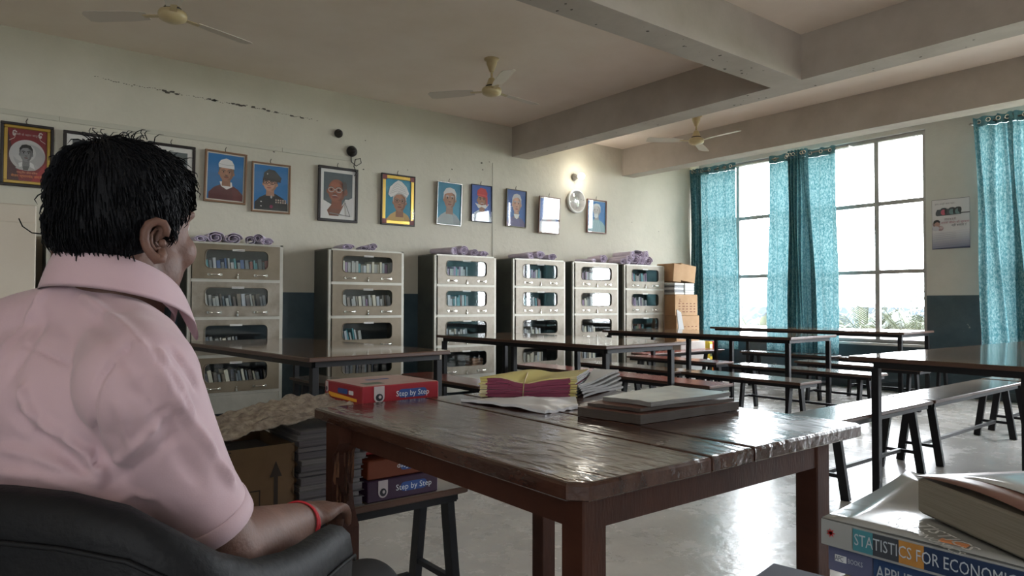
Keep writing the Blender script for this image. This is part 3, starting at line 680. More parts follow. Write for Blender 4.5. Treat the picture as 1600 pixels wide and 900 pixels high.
t = thing('wall_lamp', 'lit round bulb in a holder above the round mirror-like clock', 'lamp', (6.53, YL, 2.83), R_(12))
MB().lathe([(.04, 0), (.045, .01), (.045, .03), (.024, .04), (.022, .09)], mat('ivory_plastic', (.3, .28, .24), .5), T=basis((0, 0, 0), (1, 0, 0), (0, 0, 1))).obj('holder', t)
MB().ellip((0, -.13, 0), (.045, .05, .045), mat('lit_bulb', (1, .97, .9), .4, emit=((1, .95, .85), 12))).obj('bulb', t)
lamp = bpy.data.lights.new('bulb_light', 'POINT'); lamp.energy = 7; lamp.color = (1, .93, .8); lamp.shadow_soft_size = .045
lo = bpy.data.objects.new('bulb_light', lamp); C.objects.link(lo); lo.location = (6.56, YL-.20, 2.83)

# ------------------------------------------------------------------ curtains
def curtain(name, label, y0, y1, z0, z1, x, folds, amp, m, flare=0.0, ybot=None, head=True, seed=0, group='teal printed curtains', vary=0.5, heads=None):
    t = thing(name, label, 'curtain', (0, 0, 0), 0, group); nz, ny = 26, max(40, int(folds*14)); P = []
    yb = ybot or (y0, y1); q = random.Random(seed); ph = q.uniform(0, 6)
    zh = z1-.11
    for i in range(nz+1):
        s = i/nz; z = z1+(z0-z1)*s; row = []
        for j in range(ny+1):
            u = j/ny; yy = (y0+(y1-y0)*u)*(1-s)+(yb[0]+(yb[1]-yb[0])*u)*s
            wob = noise.noise(Vector((u*folds*.6, s*1.2, seed)))*vary
            a = amp*(.8+.5*s)*(math.sin(2*math.pi*folds*(u+.02*wob*s)+ph+wob*2.0*s)+.35*math.sin(4*math.pi*folds*u+1+wob*3))
            row.append((x+a+.02*wob, yy+.012*math.sin(7*s+u*9), z+ (0.008*math.sin(2*math.pi*folds*u) if i == 0 else 0)))
        P.append(row)
    k = max(1, int(round(.11/(z1-z0)*nz)))
    b = MB(); b.grid(P[k:], m); b.obj('cloth', t)
    b = MB(); b.grid([[(p[0]-.002, p[1], p[2]) for p in r] for r in P[:k+1]], M_head); b.obj('heading', t)
    n = heads or max(2, int(round(folds*1.2)))
    for j in range(n):
        u = (j+.5)/n; row = P[0]; p = row[int(u*ny)]
        ring = [(p[0]-.012, p[1]+.022*math.cos(a), z1-.05+.022*math.sin(a)) for a in [2*math.pi*k_/12 for k_ in range(13)]]
        MB().tube(ring, .005, M_chrome, 5, False).obj('eyelet', t)
    return t
XC = 9.12
curtain('curtain', 'wide bright teal curtain filling the corner window at left', 6.18, 6.82, .42, 3.24, XC, 4, .022, M_cur, seed=1, ybot=(6.15, 6.80))
curtain('curtain', 'narrow dark bunched teal curtain in the corner beside the wall', 6.78, 7.02-.06, .42, 3.24, XC-.03, 4, .035, M_curd, seed=2, ybot=(6.74, 6.95))
curtain('curtain', 'flat teal curtain left of the dark bunched middle one', 5.10, 5.60, .44, 3.23, XC, 2.5, .02, M_cur, seed=3, ybot=(5.15, 5.66))
curtain('curtain', 'dark tightly gathered teal curtain in the middle of the window', 5.00, 5.28, .44, 3.235, XC-.07, 7, .028, M_curd, seed=4, ybot=(4.88, 5.30))
curtain('curtain', 'flat teal curtain right of the dark bunched middle one', 4.63, 5.04, .44, 3.22, XC, 2.5, .02, M_cur, seed=5, ybot=(4.60, 5.0))
curtain('curtain', 'teal curtain with long folds at the right edge of the frame', 2.62, 3.00, .50, 3.24, XC-.02, 3, .035, M_cur, seed=6, ybot=(2.50, 2.93), vary=1.0)
curtain('curtain', 'second teal curtain cut off by the right edge of the frame', 2.14, 2.68, .45, 3.24, XC, 4, .035, M_cur, seed=7, ybot=(2.2, 2.62), vary=1.0)
curtain('curtain', 'teal curtain beyond the right edge of the frame', -1.1, .22, .45, 3.24, XC, 5, .04, M_cur, seed=8)
M_rod = mat('curtain_rod_metal', (.25, .24, .22), .35, .8)
for i, (a, c) in enumerate(((4.45, 6.95), (-.3, 3.06))):
    t = thing('curtain_rod', ['thin curtain rod over the middle and left curtains', 'curtain rod over the right-hand curtains'][i], 'curtain rod', (XC, a, 3.185))
    MB().tube([(0, 0, 0), (0, c-a, 0)], .010, M_rod, 8).obj('rod', t)
    for y in (.02, c-a-.02): MB().box(-.012, XW-XC, y-.008, y+.008, -.012, .012, M_rod).obj('bracket', t)

# ------------------------------------------------------------------ framed portraits (flat prints, painted in flat patches, behind glass)
def fm(name, c, r=.55): return mat('print_'+name, c, r)
SK = dict(m=(.36, .17, .10), l=(.55, .30, .20), d=(.20, .075, .045), g=(.30, .30, .30), p=(.50, .42, .42))
class Print:
    def __init__(s, w, h): s.w, s.h, s.k, s.b = w, h, 0, MB()
    def poly(s, pts, col, name=None):
        s.k += 1; y = -.00012*s.k; n = len(pts)
        m = fm(name or '%02x%02x%02x' % tuple(int(c*255) for c in col), col)
        s.b.add([(x*s.w, y, z*s.h) for x, z in pts], [list(range(n))], m); return s
    def ell(s, cx, cz, rx, rz, col, a0=0, a1=360, n=20):
        return s.poly([(cx+rx*math.cos(R_(a0+(a1-a0)*i/n)), cz+rz*math.sin(R_(a0+(a1-a0)*i/n))) for i in range(n+(a1-a0 < 360))], col)
    def line(s, pts, t, col):
        for (x0, z0), (x1, z1) in zip(pts, pts[1:]):
            dx, dz = x1-x0, (z1-z0); L = math.hypot(dx, dz) or 1; nx, nz = -dz/L*t, dx/L*t
            s.poly([(x0+nx, z0+nz), (x0-nx, z0-nz), (x1-nx, z1-nz), (x1+nx, z1+nz)], col)
        return s
    def ring(s, cx, cz, rx, rz, t, col):
        P = [(cx+rx*math.cos(R_(20*i)), cz+rz*math.sin(R_(20*i))) for i in range(19)]; return s.line(P, t, col)
def dk(c, k=.6): return tuple(x*k for x in c)
def lt(c, k=1.35): return tuple(min(1, x*k) for x in c)
def face(p, cx, cz, rx, rz, sk, hair=None, hairtop=.35, glasses=None, moust=None, beard=None, turn=0, ears=True):
    p.poly([(cx-rx*.55, cz-rz*.5), (cx+rx*.55, cz-rz*.5), (cx+rx*.62, cz-rz*1.55), (cx-rx*.62, cz-rz*1.55)], dk(sk, .8))
    if ears:
        for s in (-1, 1): p.ell(cx+s*rx*1.0, cz-.02, rx*.17, rz*.2, dk(sk, .85))
    if hair: p.ell(cx, cz+rz*.25, rx*1.10, rz*.92, hair)
    p.ell(cx, cz, rx, rz, sk)
    p.ell(cx+rx*.35, cz-rz*.05, rx*.60, rz*.82, dk(sk, .62)); p.ell(cx-rx*.12, cz+rz*.0, rx*.78, rz*.85, sk); p.ell(cx-rx*.2, cz+rz*.5, rx*.5, rz*.25, lt(sk, 1.2))
    if hair: p.poly([(cx-rx*1.05, cz+rz*.1), (cx-rx*1.1, cz+rz*.62), (cx-rx*.7, cz+rz*1.05), (cx, cz+rz*1.18), (cx+rx*.75, cz+rz*1.05), (cx+rx*1.1, cz+rz*.6), (cx+rx*1.05, cz+rz*.1), (cx+rx*.85, cz+rz*.5), (cx+rx*.3, cz+rz*(1-hairtop*.6)), (cx-rx*.5, cz+rz*(1-hairtop*.8)), (cx-rx*.88, cz+rz*.45)], hair)
    t = turn*rx*.3
    for s in (-1, 1):
        ex = cx+t+s*rx*.42; p.ell(ex, cz+rz*.10, rx*.22, rz*.075, lt(sk, 1.6)); p.ell(ex, cz+rz*.10, rx*.14, rz*.085, (.02, .015, .012)); p.line([(ex-rx*.28, cz+rz*.25), (ex, cz+rz*.31), (ex+rx*.28, cz+rz*.25)], rz*.05, hair and dk(hair, .7) or (.04, .03, .02))
    p.poly([(cx+t-rx*.08, cz+rz*.12), (cx+t+rx*.08, cz+rz*.12), (cx+t+rx*.2, cz-rz*.26), (cx+t-rx*.2, cz-rz*.26)], lt(sk, 1.12)); p.ell(cx+t, cz-rz*.28, rx*.24, rz*.07, dk(sk, .5))
    p.ell(cx+t, cz-rz*.54, rx*.34, rz*.08, (sk[0]*.6, sk[1]*.3, sk[2]*.3))
    if moust: p.poly([(cx+t-rx*.42, cz-rz*.46), (cx+t, cz-rz*.33), (cx+t+rx*.42, cz-rz*.46), (cx+t, cz-rz*.42)], moust)
    if beard: p.ell(cx+t, cz-rz*.85, rx*.62, rz*.42, beard); p.ell(cx+t, cz-rz*.52, rx*.26, rz*.05, dk(sk, .6)); p.poly([(cx+t-rx*.5, cz-rz*.5), (cx+t, cz-rz*.32), (cx+t+rx*.5, cz-rz*.5), (cx+t, cz-rz*.42)], beard)
    if glasses:
        for s in (-1, 1): p.ring(cx+t+s*rx*.43, cz+rz*.08, rx*.33, rz*.20, rx*.035, glasses)
        p.line([(cx+t-rx*.12, cz+rz*.1), (cx+t+rx*.12, cz+rz*.1)], rx*.035, glasses); p.line([(cx+t+rx*.75, cz+rz*.1), (cx+rx*1.05, cz+rz*.15)], rx*.03, glasses)
def shoulders(p, cx, top, bot, wid, col, col2=None):
    p.poly([(cx-.10, top), (cx+.10, top), (cx+wid*.7, top-.10), (min(.5, cx+wid), top-.22), (min(.5, cx+wid), bot), (max(-.5, cx-wid), bot), (max(-.5, cx-wid), top-.22), (cx-wid*.7, top-.10)], col)
    if col2: p.poly([(cx+.10, top), (cx+wid*.7, top-.10), (min(.5, cx+wid), top-.22), (min(.5, cx+wid), bot), (cx+.22, bot), (cx+.2, top-.2)], col2)
BLU = (.02, .17, .42); B = -.5; WH = (.75, .73, .70)
def pr_flag(p):   # monochrome oval portrait on dark red, lettering above and below
    p.poly([(-.5, B), (.5, B), (.5, .5), (-.5, .5)], (.20, .012, .018)); p.poly([(-.5, B), (-.2, B), (-.5, .5)], (.05, .008, .012)); p.poly([(.1, B), (.5, B), (.5, -.1)], (.36, .02, .025))
    p.ell(0, .0, .46, .30, (.50, .48, .47), n=36); p.ell(.05, -.03, .40, .25, (.38, .37, .37), n=30); p.ell(-.08, .05, .3, .18, (.50, .49, .48), n=24)
    p.poly([(-.30, -.26), (-.12, -.13), (.10, -.13), (.32, -.22), (.2, -.285), (0, -.3), (-.2, -.285)], (.42, .42, .41)); p.poly([(-.14, -.15), (.08, -.15), (.02, -.29), (-.10, -.29)], (.10, .10, .10)); p.poly([(-.22, -.16), (-.10, -.13), (-.06, -.2), (-.2, -.24)], (.66, .66, .65)); p.poly([(.16, -.16), (.08, -.13), (.02, -.2), (.2, -.26)], (.66, .66, .65))
    face(p, -.03, .03, .155, .155, (.22, .22, .22), hair=(.015, .015, .015), hairtop=.4)
    for s in (-1, 1):
        for k in range(9): a = k*.7; p.ell(s*.33+.045*math.cos(a)*(k/9+.3), .40-.045*math.sin(a)*(k/9+.5), .022, .014, (.62, .55, .52), n=8)
        p.line([(s*.31, .35), (s*.34, .31), (s*.46, .26)], .006, (.6, .5, .45))
def pr_white_cap(p):
    p.poly([(-.5, B), (.5, B), (.5, .5), (-.5, .5)], BLU); p.poly([(-.5, B), (.5, B), (.5, .0), (-.5, .1)], (.02, .15, .36)); shoulders(p, .02, -.14, B, .48, (.10, .022, .024), (.13, .03, .03))
    p.poly([(-.16, -.10), (.18, -.10), (.20, -.2), (.04, -.27), (-.12, -.2)], WH); face(p, .02, .10, .20, .19, SK['m'], hair=(.12, .11, .10), moust=(.06, .04, .03))
    p.poly([(-.20, .21), (.24, .20), (.23, .29), (.16, .38), (.0, .42), (-.15, .37), (-.21, .29)], WH); p.line([(-.2, .29), (.02, .27), (.23, .285)], .006, (.5, .49, .46)); p.ell(.03, -.36, .012, .01, (.03, .01, .01)); p.ell(.03, -.45, .012, .01, (.03, .01, .01))
def pr_uniform(p):
    p.poly([(-.5, B), (.5, B), (.5, .5), (-.5, .5)], BLU); shoulders(p, .02, -.12, B, .50, (.025, .028, .028), (.018, .02, .02)); face(p, -.03, .10, .20, .18, SK['l'], hair=(.03, .02, .02), glasses=(.02, .02, .02), turn=-.6)
    p.poly([(-.24, .17), (.26, .14), (.30, .24), (.10, .40), (-.08, .42), (-.22, .33)], (.035, .04, .038)); p.line([(-.24, .18), (.02, .20), (.28, .15)], .01, (.01, .01, .01)); p.ell(-.12, .31, .02, .018, WH, n=8)
    p.ell(.0, -.2, .03, .035, (.5, .5, .48), n=8)
    for i in range(5):
        for j in range(2): p.poly([(.12+.07*i, -.33+.05*j), (.165+.07*i, -.33+.05*j), (.165+.07*i, -.295+.05*j), (.12+.07*i, -.295+.05*j)], (.5, .36, .3) if (i+j) % 2 else (.55, .5, .42))
    p.ell(-.3, -.32, .03, .012, WH, n=8); p.ell(-.3, -.42, .025, .012, WH, n=8); p.ell(0, -.42, .05, .04, (.25, .02, .08), n=8)
def pr_bald(p):
    p.poly([(-.5, B), (.5, B), (.5, .5), (-.5, .5)], (.085, .11, .12)); p.poly([(-.5, B), (.5, B), (.5, -.1), (.25, -.1), (.1, -.3), (-.2, -.25), (-.5, -.15)], WH)
    p.poly([(-.3, B), (.02, B), (.24, -.18), (.1, -.3), (-.2, -.22), (-.38, -.38)], SK['d']); face(p, -.05, .08, .30, .27, (.30, .10, .055), glasses=(.45, .42, .38), turn=-.7, moust=(.45, .42, .4))
    p.ell(.22, .18, .08, .13, (.08, .07, .065)); p.ell(.26, .06, .06, .08, SK['d']); p.poly([(.22, -.15), (.5, -.05), (.5, B), (.3, B)], (.62, .60, .58)); p.line([(.24, -.18), (.42, B)], .012, (.2, .19, .18)); p.line([(-.3, -.44), (.4, -.49)], .012, (.25, .24, .23))
def pr_turban(p):
    p.poly([(-.5, B), (.5, B), (.5, .5), (-.5, .5)], (.03, .26, .38)); shoulders(p, .05, -.26, B, .50, (.55, .36, .13), (.48, .30, .10)); face(p, .06, -.04, .25, .24, SK['m'], glasses=(.15, .1, .08), hair=(.5, .48, .45))
    p.poly([(-.40, .12), (-.34, .30), (-.15, .42), (-.02, .48), (.12, .46), (.32, .34), (.42, .18), (.34, .08), (.18, .16), (.0, .19), (-.18, .10), (-.3, .05)], WH)
    for k in range(4): p.line([(-.35+.04*k, .14+.05*k), (-.05, .22+.06*k), (.36-.05*k, .16+.05*k)], .006, (.52, .5, .47))
def pr_white_hair(p):
    p.poly([(-.5, B), (.5, B), (.5, .5), (-.5, .5)], (.03, .22, .34)); shoulders(p, 0, -.18, B, .5, (.36, .37, .36), (.30, .31, .31)); face(p, .02, .12, .25, .24, SK['m'], hair=(.62, .61, .60), hairtop=.55)
def pr_red_turban(p):
    p.poly([(-.5, B), (.5, B), (.5, .5), (-.5, .5)], (.03, .10, .38)); shoulders(p, 0, -.16, B, .5, (.42, .5, .56), (.34, .42, .48)); face(p, .02, .10, .23, .22, SK['m'], moust=(.7, .68, .66)); p.poly([(-.34, -.0), (.0, -.05), (.38, -.0), (.2, -.14), (.0, -.09), (-.16, -.14)], (.68, .66, .64))
    p.poly([(-.24, .22), (-.22, .36), (-.05, .44), (.2, .42), (.3, .3), (.26, .16)], (.50, .03, .03)); p.line([(-.22, .25), (.28, .22)], .012, (.65, .08, .06)); p.poly([(.2, .2), (.3, .2), (.3, -.05), (.24, -.05)], (.5, .05, .04))
def pr_purple(p):
    p.poly([(-.5, B), (.5, B), (.5, .5), (-.5, .5)], (.03, .09, .30)); shoulders(p, 0, -.2, B, .5, (.13, .08, .20), (.10, .06, .16)); face(p, .02, .12, .22, .25, SK['l'], hair=(.55, .55, .56), hairtop=.4); p.poly([(-.14, -.16), (.18, -.16), (.1, -.26), (.02, -.3), (-.06, -.26)], WH)
def pr_pale(p):
    p.poly([(-.5, B), (.5, B), (.5, .5), (-.5, .5)], (.03, .12, .40)); shoulders(p, 0, .0, B, .5, (.58, .60, .66)); face(p, 0, .16, .24, .22, SK['p'], beard=(.62, .6, .62), hair=(.62, .6, .62), hairtop=.5); p.ell(0, -.2, .12, .1, (.6, .42, .44))
def pr_white_beard(p):
    p.poly([(-.5, B), (.5, B), (.5, .5), (-.5, .5)], (.02, .15, .42)); shoulders(p, 0, -.08, B, .5, (.30, .44, .46), (.24, .38, .40)); face(p, .0, .20, .20, .20, (.48, .42, .40), beard=(.66, .66, .64), hair=(.62, .62, .60), turn=-.7)
    for k in range(5): p.line([(-.3+.1*k, -.14), (-.25+.12*k, -.48)], .01, (.42, .55, .57))
def pr_grey(p):
    p.poly([(-.5, B), (.5, B), (.5, .5), (-.5, .5)], (.12, .14, .14)); shoulders(p, 0, -.15, B, .5, (.4, .4, .4)); face(p, 0, .1, .24, .24, (.28, .2, .16), hair=(.05, .05, .05))
def pr_half(p):
    p.poly([(-.5, B), (.5, B), (.5, .5), (-.5, .5)], (.10, .11, .11)); shoulders(p, 0, -.15, B, .5, (.25, .25, .26)); face(p, 0, .1, .24, .24, (.25, .18, .15), hair=(.45, .45, .45))
def picture(label, x, z, w, h, fw, fcol, painter, matb=0, matc=None, inner=None, tilt=0, lean=.02, rough=.4, metal=0, hook=True, txt=None, corner=None, glassy=True, yaw=0):
    t = thing('framed_portrait', label, 'picture', (x, YL-.012, z), 0); t.rotation_euler = (lean, tilt, yaw); t.location.y -= abs(yaw)*w/2+abs(lean)*h/2
    FM = mat('picture_frame_%02x%02x%02x' % tuple(int(c*255) for c in fcol), fcol, rough, metal); b = MB(); D = .022
    for a in ((-w/2, w/2, h/2-fw, h/2), (-w/2, w/2, -h/2, -h/2+fw), (-w/2, -w/2+fw, -h/2+fw, h/2-fw), (w/2-fw, w/2, -h/2+fw, h/2-fw)): b.box(a[0], a[1], -D, 0, a[2], a[3], FM, bev=.003)
    b.obj('frame', t); MB().box(-w/2+.004, w/2-.004, -.006, .0, -h/2+.004, h/2-.004, mat('backing_board', (.2, .16, .12), .9)).obj('backing', t)
    iw, ih = w-2*fw, h-2*fw
    if inner:
        ic, it, im = inner; IM = mat('gilt_%02x' % int(ic[0]*255), ic, .28, im); b = MB()
        for a in ((-iw/2, iw/2, ih/2-it, ih/2), (-iw/2, iw/2, -ih/2, -ih/2+it), (-iw/2, -iw/2+it, -ih/2+it, ih/2-it), (iw/2-it, iw/2, -ih/2+it, ih/2-it)): b.box(a[0], a[1], -D+.004, -.006, a[2], a[3], IM, bev=.004)
        if corner:
            for sx in (-1, 1):
                for sz in (-1, 1): b.box(sx*iw/2-(it+.012 if sx > 0 else 0), sx*iw/2+(it+.012 if sx < 0 else 0), -D+.001, -.006, sz*ih/2-(it+.012 if sz > 0 else 0), sz*ih/2+(it+.012 if sz < 0 else 0), mat('maroon_corner', corner, .5))
        b.obj('gilt_border', t); iw -= 2*it; ih -= 2*it
    if matb:
        MB().box(-iw/2, iw/2, -.0085, -.006, -ih/2, ih/2, mat('mount_%02x' % int(matc[0]*255), matc, .8)).obj('mount', t); iw -= 2*matb; ih -= 2*matb
    p = Print(iw, ih); painter(p)
    if txt:
        for s, tz, size, col in txt: text_mb(p.b, s, size, fm('t%02x%02x' % (int(col[0]*255), int(col[1]*255)), col), basis((0, -.00012*(p.k+2), tz), (1, 0, 0), (0, 0, 1)))
    o = p.b.obj('print', t); o.location = (0, -.009, 0)
    if glassy: MB().box(-w/2+fw, w/2-fw, -.0205, -.0195, -h/2+fw, h/2-fw, M_pglass).obj('glass', t)
    if hook: MB().tube([(0, -.002, h/2+.045), (-.012, -.004, h/2+.02), (-.004, -.004, h/2-.005)], .004, M_chip, 5).obj('hook', t)
    return t
GOLD = (.62, .42, .10); DKB = (.018, .012, .011); TAN = (.22, .12, .065); CREAM = (.62, .58, .50)
picture('black and gilt frame with red print around an oval grey portrait', .385, 2.308, .362, .52, .022, DKB, pr_flag, inner=(GOLD, .026, .9), lean=.0,
        txt=[('हॉकी के महान जादूगर', .165, .022, (.5, .42, .4)), ('राष्ट्रीय खेल दिवस', -.145, .020, (.8, .35, .2)), ('मेजर ध्यानचंद जयंती', -.175, .028, (.85, .28, .08))])
picture('dark frame with white mount mostly hidden left of the head', .83, 2.265, .40, .585, .026, DKB, pr_half, matb=.042, matc=WH)
picture('dark frame with white mount just right of the head', 1.475, 2.262, .40, .585, .026, DKB, pr_grey, matb=.042, matc=WH)
picture('tan frame portrait of a man in white cap and maroon vest', 1.95, 2.305, .388, .492, .018, TAN, pr_white_cap, matb=.012, matc=CREAM, tilt=R_(1.2))
picture('tan frame portrait of a man in black uniform, cap and glasses', 2.388, 2.247, .388, .495, .016, TAN, pr_uniform, matb=.010, matc=CREAM)
picture('black frame portrait of a bald bespectacled man in white shawl', 3.098, 2.252, .448, .58, .028, DKB, pr_bald, matb=.034, matc=WH)
picture('gilt frame with maroon corners, portrait of a man in white turban', 3.815, 2.260, .43, .572, .016, DKB, pr_turban, inner=(GOLD, .040, .95), corner=(.16, .03, .03))
picture('silvery frame portrait of a man with thick white hair', 4.495, 2.278, .345, .505, .010, (.55, .56, .55), pr_white_hair, tilt=R_(.8), lean=.03, metal=.7, rough=.25)
picture('thin dark blue frame portrait of a man in red turban', 4.972, 2.326, .31, .455, .009, (.02, .03, .07), pr_red_turban, lean=.0)
picture('thin brassy frame portrait of a grey-haired man in purple', 5.512, 2.312, .328, .478, .010, (.14, .11, .06), pr_purple, tilt=R_(1), lean=.01)
picture('brown frame portrait almost whited out by reflections', 6.05, 2.265, .385, .485, .014, (.16, .075, .045), pr_pale, matb=.012, matc=CREAM, lean=.05, yaw=.06)
picture('brown frame portrait of a white-bearded man, last on the right', 6.95, 2.322, .385, .47, .014, (.16, .06, .04), pr_white_beard, matb=.010, matc=CREAM)
# round wall clock, its glass mirroring the window
t = thing('wall_clock', 'round white-rimmed wall clock with a mirror-bright glass, below the bulb', 'clock', (6.562, YL-.002, 2.50)); T = basis((0, 0, 0), (1, 0, 0), (0, 0, 1))
MB().lathe([(.155, 0), (.165, .012), (.165, .03), (.155, .042), (.142, .042), (.138, .022)], mat('white_plastic', (.72, .72, .70), .35), n=40, T=T).obj('rim', t)
MB().lathe([(.140, .014), (.140, .016)], mat('clock_dial', (.55, .57, .56), .5), n=36, T=T).obj('dial', t)
b = MB()
for k in range(12): a = k*math.pi/6; b.box(.118*math.cos(a)-.004, .118*math.cos(a)+.004, .118*math.sin(a)-.009, .118*math.sin(a)+.009, .016, .0175, M_bak)
b.obj('hour_marks', t)
MB().bar((0, -.019, 0), (.05, -.019, .05), .008, .002, M_bak).obj('hand', t); MB().bar((0, -.021, 0), (-.02, -.021, .105), .006, .002, M_bak).obj('hand', t)
MB().lathe([(.140, .030), (.140, .032)], glass_mat('clock_glass', (1, 1, 1), 1, 2.6), n=36, T=T).obj('glass', t)

# ------------------------------------------------------------------ poster on the window wall
t = thing('poster', 'paper poster with a traffic light, beside the right-hand curtain', 'poster', (XW-.004, 3.325, 2.07)); T = basis((0, 0, 0), (0, -1, 0), (0, 0, 1))
p = Print(.41, .60); p.poly([(-.5, -.5), (.5, -.5), (.5, .5), (-.5, .5)], (.50, .50, .52))
for k in range(8): p.poly([(-.5, -.5), (.5, -.5), (.5, -.12-.045*k), (-.5, -.17-.045*k)], (.46-.042*k, .46-.04*k, .50-.035*k))
p.poly([(-.40, .24), (-.36, .30), (.26, .31), (.28, .18), (-.36, .17), (-.40, .19)], (.06, .075, .085))
for cx, c in ((-.18, (.42, .10, .14)), (.04, (.12, .20, .21)), (.20, (.12, .20, .21))): p.ell(cx, .30, .085, .03, (.045, .055, .065)); p.ell(cx-.01, .24, .072, .055, c); p.ell(cx+.05, .25, .03, .055, (.03, .035, .04))
p.poly([(.26, .215), (.5, .215), (.5, .195), (.26, .195)], (.05, .05, .06)); p.ell(.24, .27, .05, .05, (.03, .035, .04))
p.ell(-.38, .01, .10, .07, (.20, .14, .14)); p.ell(-.37, .05, .09, .045, (.03, .03, .035)); p.ell(-.36, -.0, .07, .05, (.36, .22, .19)); p.ell(-.27, -.08, .08, .05, (.26, .17, .19)); p.ell(-.25, -.07, .05, .03, (.42, .33, .33)); p.ell(-.40, -.08, .10, .05, (.40, .40, .46))
for k in range(4): p.line([(-.46, -.19-.035*k), (.14, -.175-.035*k)], .0025, (.24, .25, .30))
p.poly([(-.5, -.5), (.5, -.5), (.5, -.465), (-.5, -.485)], (.04, .05, .10))
p.line([(-.498, -.498), (.498, -.498), (.498, .498), (-.498, .498), (-.498, -.498)], .004, (.10, .10, .12))
def tx(s, x, z, size, c, al='CENTER'): text_mb(p.b, s, size, fm('pt%02x' % int(c[0]*255), c), basis((x, -.00012*(p.k+2), z), (1, 0, 0), (0, 0, 1)), al)
tx('अगर जल्दी जाना चाहें ?', -.06, .245, .026, (.12, .12, .13)); tx('लालबत्ती', -.005, .055, .036, (.16, .10, .12)); tx('आपके जीवन की सुरक्षा', .045, .015, .034, (.35, .12, .16)); tx('नहीं बचाता !!', .09, -.022, .034, (.05, .05, .07))
p.b.v = [tuple(T @ Vector((x, z, -y))) for x, y, z in p.b.v]
p.b.obj('print', t); o = MB().box(-.205, .205, -.30, .30, -.003, -.0005, M_wpaper, T=T).obj('sheet', t)

# ------------------------------------------------------------------ corner stack beside the last bookcase
M_card = mat('corrugated_card', (.42, .25, .125), .8, col2=(.48, .30, .16), scale=5); M_cardd = mat('card_print', (.16, .05, .03), .8); M_tape = mat('brown_tape', (.30, .19, .09), .35)
def carton(name, label, x0, x1, y0, y1, z0, z1, loc=None, rot=None, marks=True, group=None):
    cx, cy = (x0+x1)/2, (y0+y1)/2; w, d, h = (x1-x0)/2, (y1-y0)/2, z1-z0
    t = thing(name, label, 'carton', loc or (cx, cy, z0), 0, group); t.rotation_euler = rot or (0, 0, 0)
    MB().box(-w, w, -d, d, 0, h-.003, M_card, bev=.006).obj('body', t)
    MB().box(-w+.002, -.001, -d+.002, d-.002, h-.003, h+.001, M_card).obj('flap', t); MB().box(.001, w-.002, -d+.002, d-.002, h-.003, h+.001, M_card).obj('flap', t)
    MB().box(-.025, .025, -d-.0008, d, h+.001, h+.0018, M_tape).obj('tape', t)
    if marks:
        b = MB()
        text_mb(b, 'JL', .07, M_cardd, basis((-w*.55, -d-.001, h*.72), (1, 0, 0), (0, 0, 1)))
        for r in range(4):
            for k in range(5): xx = -w*.7+k*w*.33; b.box(xx, xx+w*.22*(.7+.3*((k*r) % 2)), -d-.0015, -d-.0005, h*(.55-.13*r), h*(.55-.13*r)+.012, M_cardd)
        b.obj('print', t)
    return t
MB().box(7.99+.02, 8.66, 6.30, 6.72, 0, .30, M_white, bev=.01).obj('box', None, label='white box on the floor under the stacked cartons', cat='box')
MB().box(8.02, 8.60, 6.34, 6.74, .30, .56, mat('pale_packaging', (.58, .52, .48), .7), bev=.01).obj('box', None, label='pale box under the lower brown carton', cat='box')
carton('carton', 'lower of the two brown printed cartons beside the last bookcase', 8.03, 8.56, 6.42, 6.82, .56, .93)
carton('carton', 'upper of the two brown printed cartons, under the white paper reams', 8.00, 8.52, 6.42, 6.80, .932, 1.235)
def ream(x, z, n, label, cols=(M_wpaper,)):
    t = thing('paper_stack', label, 'papers', (x, 6.44, z)); q = random.Random(int(z*1000+x*10))
    for k in range(n):
        dx = q.uniform(-.006, .006); MB().box(dx, .215+dx, q.uniform(0, .01), .30, k*.0335, k*.0335+.031, cols[k % len(cols)], bev=.004).obj('packet', t)
ream(8.02, 1.238, 5, 'left stack of paper packets between the cartons', (M_wpaper, mat('grey_wrap', (.25, .25, .26), .6)))
ream(8.262, 1.238, 5, 'right stack of white paper packets between the cartons')
carton('carton', 'open tilted brown carton on top of the corner pile', 0, .33, 0, .34, 0, .25, loc=(8.33, 6.62, 1.425), rot=(0, R_(8), R_(-4)), marks=False)
carton('carton', 'narrow dark side carton leaning at the top beside the last bookcase', 0, .17, 0, .34, 0, .26, loc=(8.11, 6.63, 1.42), rot=(0, R_(5), R_(-4)), marks=False)
MB().bar((8.02, 6.36, .56), (7.995, 6.38, 1.02), .22, .012, M_wpaper, up=(0, 1, 0)).obj('board', None, label='narrow white board leaning against the last bookcase', cat='board') if False else None
b = MB(); b.add([(7.99, 6.33, .60), (8.10, 6.31, .60), (8.06, 6.36, .98), (7.99, 6.38, 1.02), (7.99, 6.342, .60), (8.10, 6.322, .60), (8.06, 6.372, .98), (7.99, 6.392, 1.02)], [[0, 1, 2, 3], [7, 6, 5, 4], [0, 4, 5, 1], [1, 5, 6, 2], [2, 6, 7, 3], [3, 7, 4, 0]], M_wpaper); b.obj('board', None, label='thin white board leaning between last bookcase and cartons', cat='board')
for k, (x, c, l) in enumerate(((8.70, (.62, .47, .03), 'bright yellow packet standing below the left curtain'), (8.80, (.45, .05, .03), 'red packet standing beside the yellow one under the curtain'))):
    for j in range(2):
        b = MB(); m = mat('packet_%d' % k, c, .5); b.box(0, .09, 0, .26, 0, .27, m, bev=.012); b.box(.02, .07, -.001, .0, .05, .12, mat('packet_dark', (.05, .06, .02), .6)); b.box(.015, .075, -.001, .0, .17, .23, M_wpaper)
        b.obj('packet', None, label=l.replace('packet', 'packet, %s one,' % ('lower' if j == 0 else 'upper'), 1), cat='packet', loc=(x, 6.35, j*.272))
M_tar = mat('grimy_sack', (.12, .115, .10), .9, col2=(.2, .19, .17), scale=9)

